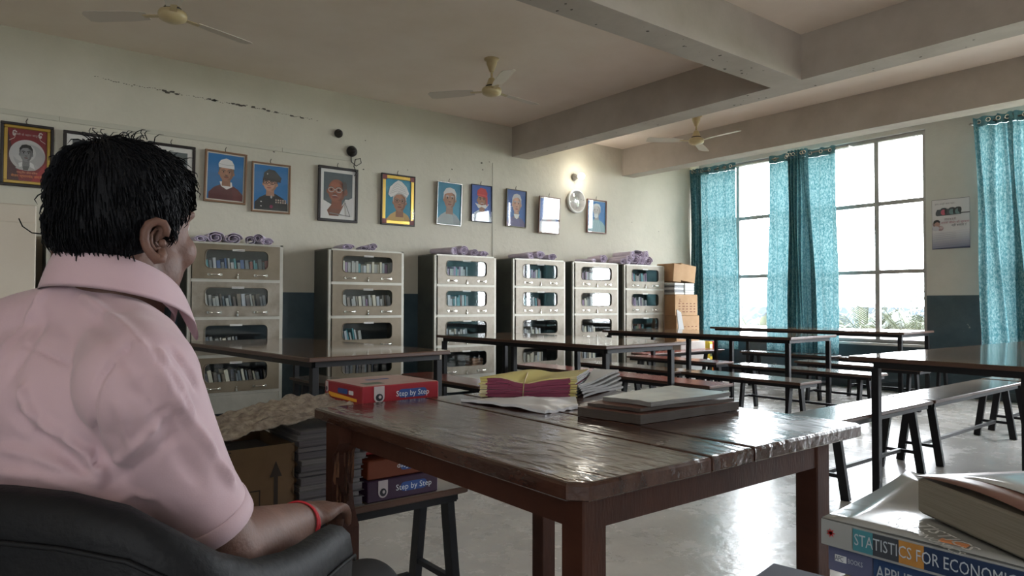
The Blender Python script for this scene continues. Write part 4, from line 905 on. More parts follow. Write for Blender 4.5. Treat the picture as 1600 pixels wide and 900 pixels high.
# ------------------------------------------------------------------ things on the black bench behind the desk
BZ = .4615
M_card0 = M_card; M_card = mat('brown_worn_card', (.15, .095, .052), .85, col2=(.19, .12, .068), scale=6, bump=.15, bscale=25)
t = thing('carton', 'open torn carton with a black upward arrow on the bench beside the man', 'carton', (.37, 2.045, BZ))
w_, d_, h_ = .41, .30, .222
b = MB()
for a in ((0, w_, 0, .005), (0, w_, d_-.005, d_), (0, .005, .005, d_-.005)): b.box(a[0], a[1], a[2], a[3], 0, h_, M_card)
b.box(0, w_, 0, d_, 0, .005, M_card); b.obj('body', t)
P = []   # crumpled right wall
q = random.Random(5)
for i in range(15):
    z = h_*i/14; row = []
    for j in range(8):
        y = d_*j/7; fold = .012*math.sin(i*2.1)*(1-j/7)**2+.006*math.sin(i*4.1+j)*(1-j/7)
        row.append((w_+fold, y-.006*abs(math.sin(i*2.1))*(1-j/7)**3, z))
    P.append(row)
b = MB(); b.grid(P, M_card); b.grid([[(x-.005, y, z) for x, y, z in r[::-1]] for r in P], M_card); b.obj('side_wall', t)
b = MB(); M_ink = mat('carton_ink', (.035, .025, .02), .7)
b.prism([(-.006, 0), (.006, 0), (.006, .10), (.018, .10), (0, .145), (-.018, .10), (-.006, .10)], 0, .0012, M_ink, T=basis((.355, -.0002, .03), (1, 0, 0), (0, 0, 1)))
for x in (.135, .235):
    for a in ((x, x+.075, .095, .098), (x, x+.075, .02, .023), (x, x+.003, .02, .098), (x+.072, x+.075, .02, .098)): b.box(a[0], a[1], -.0012, 0, a[2], a[3], M_ink)
b.prism([(0, 0), (.03, .015), (.06, 0), (.06, .004), (.03, .02), (0, .004)], 0, .0012, M_ink, T=basis((.242, -.0002, .04), (1, 0, 0), (0, 0, 1)))
text_mb(b, 'माल सावधानी', .042, M_ink, basis((.215, -.0012, .15), (0, -.001, 1), (-1, 0, 0)))
b.obj('print', t)
b = MB(); b.add([(.0, d_, h_), (w_*.9, d_, h_), (w_*.70, d_+.14, h_+.045), (-.03, d_+.12, h_+.13)], [[0, 1, 2, 3]], M_card); o = b.obj('flap', t); s_ = o.modifiers.new('t', 'SOLIDIFY'); s_.thickness = .005
b = MB(); b.add([(0, 0, h_), (.0, d_, h_), (-.12, d_-.02, h_+.04), (-.13, .03, h_+.02)], [[0, 1, 2, 3]], M_card); o = b.obj('flap', t); s_ = o.modifiers.new('t', 'SOLIDIFY'); s_.thickness = .005
MB().box(.01, w_-.015, .012, d_-.01, .006, h_-.03, mat('carton_contents', (.05, .045, .045), .8), bev=.004).obj('contents', t)
# crumpled newspaper lying over the carton and the stack
M_news = mat('old_newspaper', (.20, .17, .15), .85, col2=(.44, .39, .33), scale=38, detail=6, bump=.4, bscale=40); M_newsp = mat('newspaper_pink_print', (.40, .22, .16), .85, col2=(.5, .4, .32), scale=40)
A, B_, C_, D_ = Vector((.44, 2.035, .690)), Vector((1.01, 2.05, .752)), Vector((1.02, 2.30, .765)), Vector((.60, 2.34, .715)); P = []
for i in range(41):
    r = []
    for j in range(71):
        u, v = j/70, i/40; p = A.lerp(B_, u).lerp(D_.lerp(C_, u), v)
        n1 = noise.noise(Vector((u*5, v*4, 3.1))); n2 = noise.noise(Vector((u*14+v*3, v*11, 8)))
        rid = abs(noise.noise(Vector((u*7-v*4, v*6, 1))))
        r.append((p.x, p.y-.02*math.sin(u*9)*(1-v)*(v < .3), p.z+0.012*n1+.010*n2+.022*rid+.008*abs(noise.noise(Vector((u*26, v*20-u*6, 4))))+.012+.02*math.sin(u*3.1)*v))
    P.append(r)
b = MB(); b.grid(P, M_news); o = b.obj('newspaper', None, label='crumpled newspaper sheet draped over the open carton', cat='newspaper'); s_ = o.modifiers.new('t', 'SOLIDIFY'); s_.thickness = .003
# stack of worn books and paper bundles between carton and desk leg
q = random.Random(12); z = BZ; k = 0
SP = ['at the very bottom of the pile on the black bench', 'second from the bottom of the bench pile', 'third from the bottom of the bench pile', 'fourth from the bottom of the bench pile', 'fifth from the bottom of the bench pile', 'sixth from the bottom of the bench pile',
      'seventh in the bench pile, above the middle', 'eighth in the bench pile', 'ninth in the bench pile', 'tenth in the bench pile', 'third from the top of the bench pile', 'second from the top of the bench pile', 'topmost of the bench pile under the newspaper']
M_wb = [mat('grey_pages', (.22, .20, .20), .85, col2=(.15, .14, .14), scale=70, stretch=(.1, .1, 14)), mat('dark_pages', (.18, .165, .17), .85, col2=(.11, .10, .11), scale=70, stretch=(.1, .1, 14))]
for th in (.030, .020, .026, .018, .028, .016, .022, .02, .024, .018, .022, .018, .014):
    b = MB(); cm = mat('worn_cover_%d' % (k % 4), [(.16, .15, .15), (.05, .045, .055), (.12, .11, .11), (.2, .19, .18)][k % 4], .6); L_, W_ = .212+q.uniform(-.008, .006), .27
    b.box(0, L_, 0, W_, 0, .0015, cm); b.box(0, L_, 0, W_, th-.0035, th-.002, cm); b.box(.004, L_-.004, .004, W_-.004, .0015, th-.0035, M_wb[(k+1) % 2], bev=.001)
    b.obj('book', None, label='worn grey book lying %s' % SP[k], cat='book', group='book pile on the black bench', loc=(.792+q.uniform(-.004, .008), 2.04+q.uniform(0, .012), z), rot=(0, 0, q.uniform(-.03, .03)))
    z += th-.0018; k += 1
# series text boxes: purple, orange, two hidden, red on top
def series_box(label, x, y, z, w, d, h, col, rz=0, rx=0, flip=False, top=None, vis=True):
    t = thing('book_box', label, 'box', (x, y, z), rz, 'boxes of school book sets behind the desk'); t.rotation_euler = (rx, 0, rz)
    m = mat('box_%02x%02x' % (int(col[0]*255), int(col[2]*255)), col, .45); MB().box(0, w, 0, d, 0, h, m, bev=.003).obj('body', t)
    if top: 
        b = MB(); b.box(.004, w-.004, .004, d-.004, h-.0005, h+.0012, top); 
        b.prism(rrect(w*.5, d*.62, .09, .022, .01, 4), h+.0012, h+.0016, mat('deep_blue_print', (.02, .06, .22), .5)); b.prism(rrect(w*.25, d*.25, .07, .05, .005, 2), h+.0012, h+.0016, mat('dull_green_print', (.10, .13, .10), .6)); b.obj('cover_print', t)
    blue = mat('deep_blue_print', (.02, .06, .22), .5); wh = mat('white_print', (.62, .64, .66), .6); blk = mat('black_print', (.015, .015, .02), .5)
    F = basis((0, -.0004, 0), (1, 0, 0), (0, 0, 1))
    b = MB(); b.prism(rrect(w*.64, h*.52, w*.38, h*.44, h*.2, 5), 0, .0012, blue, T=F)
    T2 = basis((w*.64, -.0018, h*.51), (-1, 0, 0) if flip else (1, 0, 0), (0, 0, -1) if flip else (0, 0, 1)); text_mb(b, 'Step by Step', h*.40, wh, T2)
    b.prism([(w*.14, h*.98), (w*.14, h*.42)]+[(w*.205+w*.065*math.cos(R_(180+18*i)), h*.42+h*.26*math.sin(R_(180+18*i))) for i in range(11)]+[(w*.27, h*.98)], 0, .0012, mat('pale_badge', (.42, .36, .36), .6), T=F) if not flip else None
    if not flip: b.prism([(w*.205+w*.045*math.cos(R_(30*i)), h*.42+h*.19*math.sin(R_(30*i))) for i in range(12)], .0012, .002, blk, T=F); b.prism([(w*.212+w*.018*math.cos(R_(30*i)), h*.44+h*.08*math.sin(R_(30*i))) for i in range(12)], .002, .0026, mat('pale_badge', (.42, .36, .36), .6), T=F)
    b.obj('front_print', t)
    G = basis((-.0004, d, 0), (0, -1, 0), (0, 0, 1)); b = MB()
    if top:
        b.prism(rrect(d*.50, h*.62, d*.26, h*.26, h*.1, 4), 0, .0012, blue, T=G); text_mb(b, 'apsara', h*.2, wh, basis((-.002, d-d*.50, h*.62), (0, -1, 0), (0, 0, 1))) if False else None
        b.prism(rrect(d*.72, h*.60, d*.11, h*.2, .002, 2), 0, .0012, wh, T=G)
        ye = mat('orange_print', (.75, .36, .03), .5); b.prism([(d*.12, h*.34), (d*.12, h*.46), (d*.86, h*.34), (d*.86, h*.20), (d*.2, h*.22)], 0, .0012, ye, T=G)
        b.prism([(d*.03, h*.98), (d*.03, h*.5), (d*.065, h*.4), (d*.10, h*.5), (d*.10, h*.98)], 0, .0012, mat('pale_badge', (.42, .36, .36), .6), T=G); b.prism([(d*.065+d*.022*math.cos(R_(30*i)), h*.6+h*.12*math.sin(R_(30*i))) for i in range(12)], .0012, .002, blk, T=G)
        b.obj('side_print', t)
    return t
M_pinktop = mat('pink_glossy_cover', (.40, .25, .22), .3, col2=(.32, .14, .13), scale=9)
series_box('purple book-set box lying on the black bench behind the desk leg', 1.018, 2.040, BZ, .262, .28, .068, (.035, .013, .035))
series_box('orange book-set box resting tilted on the purple one', 1.022, 2.050, BZ+.070, .26, .27, .062, (.14, .028, .008), flip=True, rx=R_(3))
series_box('plain red box hidden in the stack behind the desk edge', 1.02, 2.06, .612, .26, .27, .075, (.28, .02, .02))
series_box('maroon box hidden in the stack just under the bright red one', 1.01, 2.06, .689, .26, .27, .078, (.20, .015, .03))
series_box('bright red book-set box showing above the far edge of the desk', .995, 2.035, .770, .29, .27, .064, (.27, .012, .022), rz=R_(2), top=M_pinktop)
MB().box(0, .25, 0, .20, 0, .045, mat('box_dark_red', (.30, .02, .03), .45), bev=.004).obj('book_box', None, label='dark red box lying behind the bright red book-set box', cat='box', group='boxes of school book sets behind the desk', loc=(1.36, 2.60, .462)) if False else None

# ------------------------------------------------------------------ papers on the desk
M_pinke = mat('magenta_paper_edge', (.26, .02, .07), .6, col2=(.16, .012, .045), scale=60, stretch=(.3, .3, 12)); M_yel = mat('yellow_paper', (.52, .42, .08), .6, col2=(.60, .52, .30), scale=14); M_greyp = mat('grey_newsprint', (.22, .21, .20), .8, col2=(.13, .125, .12), scale=60, stretch=(.3, .3, 10))
def quadsheet(name, label, cat, group, pts, z, th, bow, seed, sides, topm, N=14, K=8, lift=(0, 0, 0, 0), parent=None, endm=None):
    """a soft bundle: four footprint corners, wavy top and bottom, one material per side and on top"""
    A, B, C2, D = [Vector((p[0], p[1], 0)) for p in pts]; b = MB(); top = []; bot = []
    for i in range(K+1):
        r = []; s = []
        for j in range(N+1):
            u, v = j/N, i/K; p = A.lerp(B, u).lerp(D.lerp(C2, u), v)
            zz = z+bow(u, v)+(lift[0]*(1-u)+lift[1]*u)*(1-v)+(lift[3]*(1-u)+lift[2]*u)*v; n = .0016*noise.noise(Vector((u*6, v*6, seed)))
            e = .003*noise.noise(Vector((u*9, v*9, seed*3.3)))
            r.append((p.x+e, p.y+e, zz+th+n)); s.append((p.x+e, p.y+e, zz+n))
        top.append(r); bot.append(s)
    b.grid(top, topm); b.grid([r[::-1] for r in bot], topm)
    if endm:
        b.grid([bot[0][:2], top[0][:2]], endm, False); b.grid([bot[0][1:-1], top[0][1:-1]], sides[0], False); b.grid([bot[0][-2:], top[0][-2:]], endm, False)
    else: b.grid([bot[0], top[0]], sides[0], False)
    b.grid([[r[-1] for r in bot], [r[-1] for r in top]], sides[1], False)
    b.grid([bot[-1][::-1], top[-1][::-1]], sides[2], False); b.grid([[r[0] for r in bot][::-1], [r[0] for r in top][::-1]], sides[3], False)
    return b.obj(name, parent, label=label, cat=cat, group=group)
M_yelt = mat('yellow_printed_sheet', (.30, .04, .08), .55, col2=(.50, .42, .12), scale=7, detail=3, contrast=(.34, .40))
Q4 = [(1.345, 1.885), (1.600, 1.690), (1.825, 1.86), (1.60, 1.985)]
NPL = 13; order = ['bottom', 'second', 'third', 'fourth', 'fifth', 'sixth', 'seventh', 'eighth', 'ninth', 'tenth', 'eleventh', 'twelfth', 'top']
for k in range(NPL):
    q = random.Random(k); dx, dy = q.uniform(-.005, .005), q.uniform(-.005, .005); kk = k/NPL
    bw = lambda u, v, kk=kk: -.020*kk*math.exp(-((u-.45)/.16)**2)*(1-v*.6)+.004*math.sin(u*7)*kk
    quadsheet('newspaper', 'pink-edged folded paper in the tied stack on the desk, %s' % ('the yellow topmost' if k == NPL-1 else order[k]+' from the bottom'), 'newspaper', 'tied stack of pink-edged papers on the desk', [(x+dx, y+dy) for x, y in Q4], DZ+.0008+k*.0051, .0046, bw, k,
              [mat('yellow_paper', (.52, .42, .08)) if k == NPL-1 else M_pinke, M_greyp, M_greyp, M_yel], M_yelt if k == NPL-1 else M_pinke if k % 2 else M_greyp, endm=M_yel)
o = MB().tube([(1.452, 1.793, DZ+.003), (1.450, 1.788, DZ+.025), (1.455, 1.792, DZ+.045), (1.475, 1.81, DZ+.056), (1.56, 1.90, DZ+.066)], .0022, mat('jute_string', (.45, .33, .18), .8), 5).obj('string', None, label='thin string tying the pink-edged paper stack', cat='string')
Q5 = [(1.60, 1.66), (1.93, 1.79), (1.86, 1.872), (1.632, 1.692)]
for k in range(5):
    quadsheet('newspaper', 'grey folded newspaper fanned at the right end of the tied stack, %s' % ['lowest', 'second from below', 'middle one', 'second from above', 'uppermost'][k], 'newspaper', 'grey newspapers beside the tied stack', [(x+.006*k*(.5 if i > 1 else -.3), y+.004*k) for i, (x, y) in enumerate(Q5)], DZ+.001+k*.009, .0075, lambda u, v, k=k: .018*u*u*k/4+.004*math.sin(5*u+k), k+30, [M_greyp]*4, mat('pale_news', (.55, .55, .54), .7) if k == 4 else M_greyp)
M_plast = mat('white_glossy_envelope', (.66, .66, .68), .28, bump=.12, bscale=14, scale=5)
quadsheet('envelope', 'white glossy plastic envelope bulging on the desk', 'envelope', None, [(1.235, 1.835), (1.285, 1.488), (1.425, 1.50), (1.565, 1.66)], DZ+.001, .008, lambda u, v: .012*math.sin(math.pi*u)*math.sin(math.pi*min(1, v*1.1))+.006*noise.noise(Vector((u*5, v*5, 2)))+.006*(1-v)*math.sin(u*3.1), 77, [M_plast]*4, M_plast, N=22, K=14)
M_oldp = mat('brown_page_edges', (.075, .058, .048), .8, col2=(.045, .034, .028), scale=80, stretch=(.1, .1, 14)); M_cov = mat('brown_paper_cover', (.16, .075, .055), .45); M_gl = mat('glossy_grey_page', (.42, .44, .44), .25, col2=(.52, .52, .50), scale=9, bump=.1, bscale=10)
quadsheet('book', 'thick brown notebook at the bottom of the pile on the desk', 'book', 'notebooks piled on the desk', [(1.335, 1.408), (1.366, 1.208), (1.785, 1.200), (1.750, 1.405)], DZ+.001, .024, lambda u, v: 0, 3, [M_oldp]*4, M_cov)
quadsheet('book', 'floppy brown notebook in the middle of the pile on the desk', 'book', 'notebooks piled on the desk', [(1.365, 1.40), (1.385, 1.225), (1.775, 1.21), (1.742, 1.40)], DZ+.026, .009, lambda u, v: .004*math.sin(4*v+u), 4, [M_oldp]*4, M_cov, lift=(0, 0, .004, 0))
quadsheet('magazine', 'magazine with pale shiny cover on top of the notebook pile', 'magazine', 'notebooks piled on the desk', [(1.415, 1.39), (1.415, 1.215), (1.765, 1.215), (1.73, 1.40)], DZ+.0365, .012, lambda u, v: .005*math.sin(3*v+2*u)+.014*v*v*(1-u)*.6+.010*v*u, 5, [M_greyp]*4, M_gl)

# ------------------------------------------------------------------ foreground book pile
BX = .76
def fbook(label, x0, x1, y0, y1, z0, th, cov, rz=0, pivot=None, cat='book'):
    t = thing('book', label, cat, (x0, y1, z0), rz, 'books piled in the right foreground'); W, L = x1-x0, y1-y0
    b = MB(); b.box(0, W, -L, 0, 0, .0012, cov); b.box(0, W, -L, 0, th-.0012, th, cov); b.box(-.0006, .0012, -L, 0, 0, th, cov, bev=.0004); b.obj('cover', t)
    MB().box(.0015, W-.004, -L+.003, -.003, .0012, th-.0012, M_paper).obj('pages', t); return t
M_fblue = mat('slate_blue_cover', (.10, .11, .19), .35); M_fw = mat('glossy_white_cover', (.30, .305, .30), .14); M_fd = mat('navy_cover', (.02, .022, .05), .6, spec=.25); M_fb = mat('beige_cover', (.30, .26, .20), .5)
fbook('beige book at the base of the foreground pile', .765, .98, -.02, .385, .7205, .0805, M_fb)
fbook('thin grey book under the navy book at the lower left of the foreground pile', .54, .735, .17, .40, .7205, .052, M_fb)
fbook('dark navy book corner jutting out left under the foreground pile', .523, .743, .19, .414, .773, .028, M_fd, rz=R_(10))
bb = fbook('slate blue economics book under the statistics book in the foreground', .772, .985, .10, .404, .8015, .029, M_fblue)
navy, teal, oran, slate = mat('spine_navy', (.02, .035, .08), .35), mat('spine_teal', (.06, .22, .26), .35), mat('spine_orange', (.42, .20, .05), .35), mat('spine_dark', (.05, .055, .065), .35)
def spine(t, items, th):
    b = MB()
    for kind, a, c, z0, z1, m in items:
        if kind == 'r': b.box(-.0016, -.0006, -c, -a, z0, z1, m)
        else: text_mb(b, c, z1, m, basis((-.0022, -a, z0), (0, -1, 0), (0, 0, 1)) @ Matrix.Diagonal((.66, 1, 1, 1)), 'LEFT')
    return b.obj('spine_print', t)
ltx = mat('spine_grey_letters', (.42, .46, .50), .5)
spine(bb, [('r', .050, .30, .002, .027, mat('spine_blue', (.03, .06, .14), .35)), ('t', .053, 'APPLIED ECONOMICS', .013, .019, ltx), ('r', .008, .0205, .012, .019, mat('white_print', (.62, .64, .66))), ('t', .0085, 'APC', .0155, .0075, navy), ('t', .0225, 'BOOKS', .0155, .0075, ltx)], .029)
sb = fbook('statistics book with white plastic-covered jacket in the foreground pile', BX, .985, .10, .406, .832, .028, M_fw)
spine(sb, [('r', .036, .057, .003, .026, teal), ('r', .057, .083, .003, .026, slate), ('r', .083, .107, .003, .026, oran), ('r', .107, .304, .003, .026, navy), ('t', .0375, 'STATISTICS FOR ECONOMICS', .0145, .0175, ltx)], .028)
b = MB(); cc = (.012, .015)
for k in range(7): a = k*2*math.pi/7; b.add([(-.0022, -cc[0]-.0016*math.sin(a), cc[1]+.0016*math.cos(a)), (-.0022, -cc[0]+.0016*math.sin(a), cc[1]-.0016*math.cos(a)), (-.0022, -cc[0]-.0055*math.cos(a), cc[1]-.0055*math.sin(a))], [[0, 1, 2]], mat('red_star_print', (.45, .03, .03), .5))
b.obj('emblem', sb)
# lifted cover corner and cover lettering
b = MB(); P = []
for i in range(11):
    r = []
    for j in range(13):
        u, v = i/10, j/12; x = .002+.221*u; y = -.296*v; l = max(0, (u*1.0-v*2.1-.15))
        r.append((x, y+.0*l, .0290+.026*l**1.3+.0012*math.sin(u*6+v*4)))
    P.append(r)
b.grid(P, M_fw); o = b.obj('loose_jacket', sb); s_ = o.modifiers.new('t', 'SOLIDIFY'); s_.thickness = .0006
b = MB(); T3 = basis((.0, 0, .0320), (0, -1, 0), (1, 0, 0))
TD = Vector((-.56, -.83, 0)); TU = Vector((.83, -.56, 0)); gp = mat('grey_cover_print', (.55, .56, .56), .35)
text_mb(b, 'STATISTICS', .024, gp, basis((.074, -.048, .0322), TD, TU), 'LEFT'); text_mb(b, 'FOR ECONOMICS', .015, gp, basis((.052, -.046, .0320), TD, TU), 'LEFT')
b.box(.012, .022, -.14, -.115, .0308, .0318, mat('orange_cover_print', (.65, .25, .10), .4)); b.obj('cover_print', sb)
tb = thing('book', 'thick book with creamy page block on top at the right edge', 'book', (.858, .345, .8635), R_(-124), 'books piled in the right foreground')
MB().box(0, .24, .0, .17, .0, .040, M_paper, bev=.003).obj('pages', tb)
P = []
for i in range(9):
    P.append([(.24*j/12, .172*i/8-.001, .0415+.010*max(0, math.sin(math.pi*(j/12*1.2)))*(1-abs(i/8-.25))+.004*(i/8)*(1-j/12)) for j in range(13)])
b = MB(); b.grid(P, mat('brown_curled_cover', (.22, .11, .085), .35)); o = b.obj('cover', tb); s_ = o.modifiers.new('t', 'SOLIDIFY'); s_.thickness = .0008
P2 = [[(x+.02, y+.03, z+.004) for x, y, z in r] for r in P]
b = MB(); b.grid([[ (x*.9+.02, y*.78+.03, z+.0035) for x, y, z in r] for r in P], mat('white_glossy_sheet', (.6, .62, .64), .15)); o = b.obj('sheet', tb); s_ = o.modifiers.new('t', 'SOLIDIFY'); s_.thickness = .0005
M_fold = mat('white_paper', (.75, .76, .76))
for k, (yy, zz) in enumerate(((.385, .7925), (.372, .7975))):
    b = MB(); P = []
    for i in range(7): P.append([(.735+.05*i/6+.0, yy-.11*j/8, zz+.002*math.sin(i*1.3+j*.7+k*2)) for j in range(9)])
    b.grid(P, M_fold); o = b.obj('paper', None, label='crumpled white paper edge poking out of the foreground pile, %s' % ('lower' if k == 0 else 'upper'), cat='paper', group='papers stuck in the foreground pile'); s_ = o.modifiers.new('t', 'SOLIDIFY'); s_.thickness = .001

# ------------------------------------------------------------------ the seated man and his chair
BF = Vector((math.cos(R_(35)), math.sin(R_(35)), 0)); BR = Vector((math.sin(R_(35)), -math.cos(R_(35)), 0)); BC = Vector((.16, 1.135, 0))
def L3(f, r, z): p = BC+BF*f+BR*r; return Vector((p.x, p.y, z))
def remesh(mb, voxel, smooth=6, sfac=.5):
    me = mb.mesh('tmp'); o = bpy.data.objects.new('tmp', me); C.objects.link(o)
    m = o.modifiers.new('r', 'REMESH'); m.mode = 'VOXEL'; m.voxel_size = voxel; m.use_smooth_shade = True
    s = o.modifiers.new('s', 'SMOOTH'); s.iterations = smooth; s.factor = sfac
    bpy.context.view_layer.update(); dg = bpy.context.evaluated_depsgraph_get(); out = bpy.data.meshes.new_from_object(o.evaluated_get(dg))
    bpy.data.objects.remove(o); bpy.data.meshes.remove(me); out.materials.clear(); return out
def verts_np(me): a = np.empty(len(me.vertices)*3); me.vertices.foreach_get('co', a); return a.reshape(-1, 3)
def norms_np(me):
    n = np.empty(len(me.vertices)*3); me.vertices.foreach_get('normal', n); return n.reshape(-1, 3)
def set_np(me, a): me.vertices.foreach_set('co', a.ravel()); me.update()
def limb(b, pts, rs, m, n=20):
    """a chain of overlapping balls that fills out to a tapering limb"""
    for (p, r), (q_, s) in zip(zip(pts, rs), list(zip(pts, rs))[1:]):
        p, q_ = Vector(p), Vector(q_); k = max(2, int((q_-p).length/(min(r, s)*.22)))
        for i in range(k+1):
            t = i/k; c = p.lerp(q_, t); rr = r+(s-r)*t; b.ellip(c, (rr, rr, rr), m, n, 12)
def oell(b, c, rx, ry, rz, fwd, m, n=24, k=16, tilt=0):
    """ellipsoid with its first axis along a horizontal direction fwd"""
    f = Vector(fwd).normalized(); r = Vector((f.y, -f.x, 0)); T = Matrix(((f.x, -r.x, 0, c[0]), (f.y, -r.y, 0, c[1]), (0, 0, 1, c[2]), (0, 0, 0, 1))) @ Matrix.Rotation(tilt, 4, 'Y')
    b.ellip((0, 0, 0), (rx, ry, rz), m, n, k, T)
def skin_mat():
    m = mat('brown_skin', (.115, .058, .042), .58, col2=(.165, .083, .060), scale=14, bump=.12, bscale=160, spec=.3); b = m.node_tree.nodes['Principled BSDF']
    b.inputs['Subsurface Weight'].default_value = .08; b.inputs['Subsurface Radius'].default_value = (.01, .004, .002); return m
M_skin = skin_mat(); M_hair = mat('black_hair', (.004, .004, .005), .6, spec=.12, bump=.3, bscale=220, scale=60, bstretch=(1, 1, .25)); M_shirt = mat('pale_pink_shirt', (.43, .295, .32), .75, col2=(.46, .32, .345), scale=5, bump=.05, bscale=500, sheen=.15)
M_trou = mat('charcoal_trousers', (.03, .03, .033), .8)
man = thing('person', 'man in pale pink short-sleeved shirt seated in black chair, seen from behind', 'person', (0, 0, 0))
# head frame
HA = R_(35); HF = Vector((math.cos(HA), math.sin(HA), 0)); HL = Vector((-math.sin(HA), math.cos(HA), 0)); HC = Vector((.177, 1.098, 1.203)); HS = .925
def H(x, y, z): p = HC+(HF*x+HL*y)*HS; return Vector((p.x, p.y, HC.z+z*HS))
def hell(b, x, y, z, rx, ry, rz, tilt=0): oell(b, H(x, y, z), rx*HS, ry*HS, rz*HS, HF, M_skin, tilt=tilt)
b = MB()
hell(b, -.010, 0, .035, .092, .074, .085); hell(b, .035, 0, .005, .060, .062, .088); hell(b, .045, 0, -.055, .045, .052, .055); hell(b, .060, 0, -.095, .032, .036, .026)
hell(b, .018, .030, -.060, .045, .036, .050); hell(b, .018, -.030, -.060, .045, .036, .050)          # jaw sides
for s in (-1, 1):
    hell(b, .062, s*.036, -.030, .032, .026, .030); hell(b, .082, s*.022, .030, .020, .028, .012); hell(b, .078, s*.030, .012, .014, .014, .011)
hell(b, .088, 0, .000, .014, .010, .030); hell(b, .100, 0, -.018, .017, .013, .014); hell(b, .094, .012, -.022, .010, .008, .008); hell(b, .094, -.012, -.022, .010, .008, .008)
hell(b, .084, 0, -.050, .018, .026, .008); hell(b, .083, 0, -.062, .017, .023, .008); hell(b, .080, 0, -.100, .018, .018, .016); hell(b, .03, 0, -.105, .04, .036, .018)
N0, N1 = L3(-.035, .030, 1.04), H(-.022, 0, -.045)
limb(b, [L3(-.045, .03, .98), N0, H(-.018, 0, -.085), N1], [.085, .070, .064, .060], M_skin)
# arms: shoulder, elbow, wrist, hand
SR, ER, WR = L3(-.108, .165, 1.000), L3(.020, .182, .758), L3(.236, .165, .737)
EL_, WL_, SL = L3(.02, -.20, .78), L3(.24, -.16, .70), L3(-.095, -.18, 1.01)
limb(b, [SR, SR.lerp(ER, .5), ER], [.045, .042, .052], M_skin); limb(b, [ER, ER.lerp(WR, .35), WR], [.053, .049, .031], M_skin); oell(b, ER.lerp(WR, .22)+Vector((0, 0, -.006)), .075, .043, .046, BF, M_skin)
limb(b, [SL, SL.lerp(EL_, .5), EL_], [.058, .050, .044], M_skin); limb(b, [EL_, EL_.lerp(WL_, .35), WL_], [.044, .042, .029], M_skin)
limb(b, [L3(-.06, .03, .98), L3(-.05, .02, .8), L3(-.02, 0, .62)], [.07, .075, .08], M_skin)
def hand(W, d, side, curl=.9):
    """palm and five bent fingers of unequal length; d points along the forearm"""
    d = Vector(d).normalized(); s = Vector((d.y, -d.x, 0)).normalized()*side; dn = Vector((0, 0, -1))
    P = W+d*.045; T = Matrix(((d.x, s.x, 0, P.x), (d.y, s.y, 0, P.y), (d.z, s.z, 1, P.z), (0, 0, 0, 1))); b.ellip((0, 0, 0), (.052, .040, .017), M_skin, 20, 12, T)
    b.ellip((-.02, .0, 0), (.035, .032, .02), M_skin, 16, 10, T)
    for i, (o_, l) in enumerate(((-.030, .062), (-.010, .074), (.010, .070), (.029, .055))):
        a = W+d*.085+s*o_; k1 = a+d*(l*.42)+dn*.008; k2 = k1+(d*math.cos(curl)+dn*math.sin(curl))*l*.34; k3 = k2+(d*math.cos(curl*1.7)+dn*math.sin(curl*1.7))*l*.28
        limb(b, [a-d*.02, a, k1, k2, k3], [.0095, .0095, .0088, .008, .007], M_skin, 10)
    a = W+d*.02-s*.028; limb(b, [a, a+d*.028-s*.018+dn*.006, a+d*.058-s*.020+dn*.012], [.013, .0105, .009], M_skin, 10)
HDIR = (BF*.98+BR*-.12)
hand(WR, HDIR, 1); hand(WL_, BF*.8+BR*.5, -1)
me = remesh(b, .0042, 5); me.materials.append(M_skin)
V = verts_np(me); hd = np.array(HC)
# gentle eye sockets and mouth line
for s in (-1, 1):
    e = np.array(H(.092, s*.030, .012)); d2 = ((V-e)**2).sum(1); V -= np.array(HF)[None, :]*(.006*np.exp(-d2/(2*.011**2)))[:, None]
set_np(me, V)
body = link('body', me, man)
# ears, eyes
for s in (-1, 1):
    b = MB(); c = H(-.026, s*.078, -.024); up = Vector((0, 0, 1)); out = (HL*s*.80-HF*.60).normalized(); fw = (HF*.80+HL*s*.60).normalized()
    Q = lambda x, z, o=0: c+fw*x*.74+up*z*.76+out*(o+.003)*.85
    P = [(.014, .010), (.016, .022), (.010, .032), (-.002, .035), (-.014, .029), (-.020, .016), (-.021, .002), (-.017, -.012), (-.009, -.023), (.000, -.031), (.006, -.030), (.009, -.022), (.008, -.012)]
    b.tube([Q(x, z, .011+.006*math.sin(i/12*3.1)) for i, (x, z) in enumerate(P)], [.0042, .005, .0055, .0058, .006, .006, .0058, .0055, .0058, .0075, .0075, .006, .004], M_skin, 10)
    rim = [Q(x, z, .010) for x, z in P]; ctr = [Q(x*.35, z*.35, .000) for x, z in P]; bk = [Q(x*.7, z*.8, -.006) for x, z in P]
    b.grid([rim, ctr], M_skin); b.grid([ctr, [Q(0, 0, -.002)]*len(P)], M_skin); b.grid([rim[::-1], bk[::-1]], M_skin)
    b.tube([Q(.000, .022, .009), Q(-.010, .012, .010), Q(-.010, -.004, .010), Q(-.002, -.014, .009), Q(.006, -.010, .008)], [.002, .0032, .0034, .003, .002], M_skin, 8)
    b.ellip(Q(.010, -.002, .006), (.005, .005, .006), M_skin, 10, 8)
    b.obj('ear', man)
    b = MB(); e = H(.0755, s*.029, .010); b.ellip(e, (.0125, .0125, .0125), mat('eye_white', (.42, .40, .38), .4), 16, 12); b.ellip(e+HF*.0085, (.0055, .0055, .0055), mat('dark_iris', (.02, .012, .008), .1), 12, 10); b.obj('eye', man)
    b = MB(); q = random.Random(9)
    for k in range(46): y = s*(.012+.036*k/46); z0 = .034+.005*math.sin(k/46*3.1); p = H(.096-.010*(k/46)**2*1.8, y, z0); b.tube([p, p+HL*s*.008+Vector((0, 0, .003))+HF*.002], [.0009, .0003], M_hair, 4)
    b.obj('eyebrow', man)
b = MB(); q = random.Random(11)
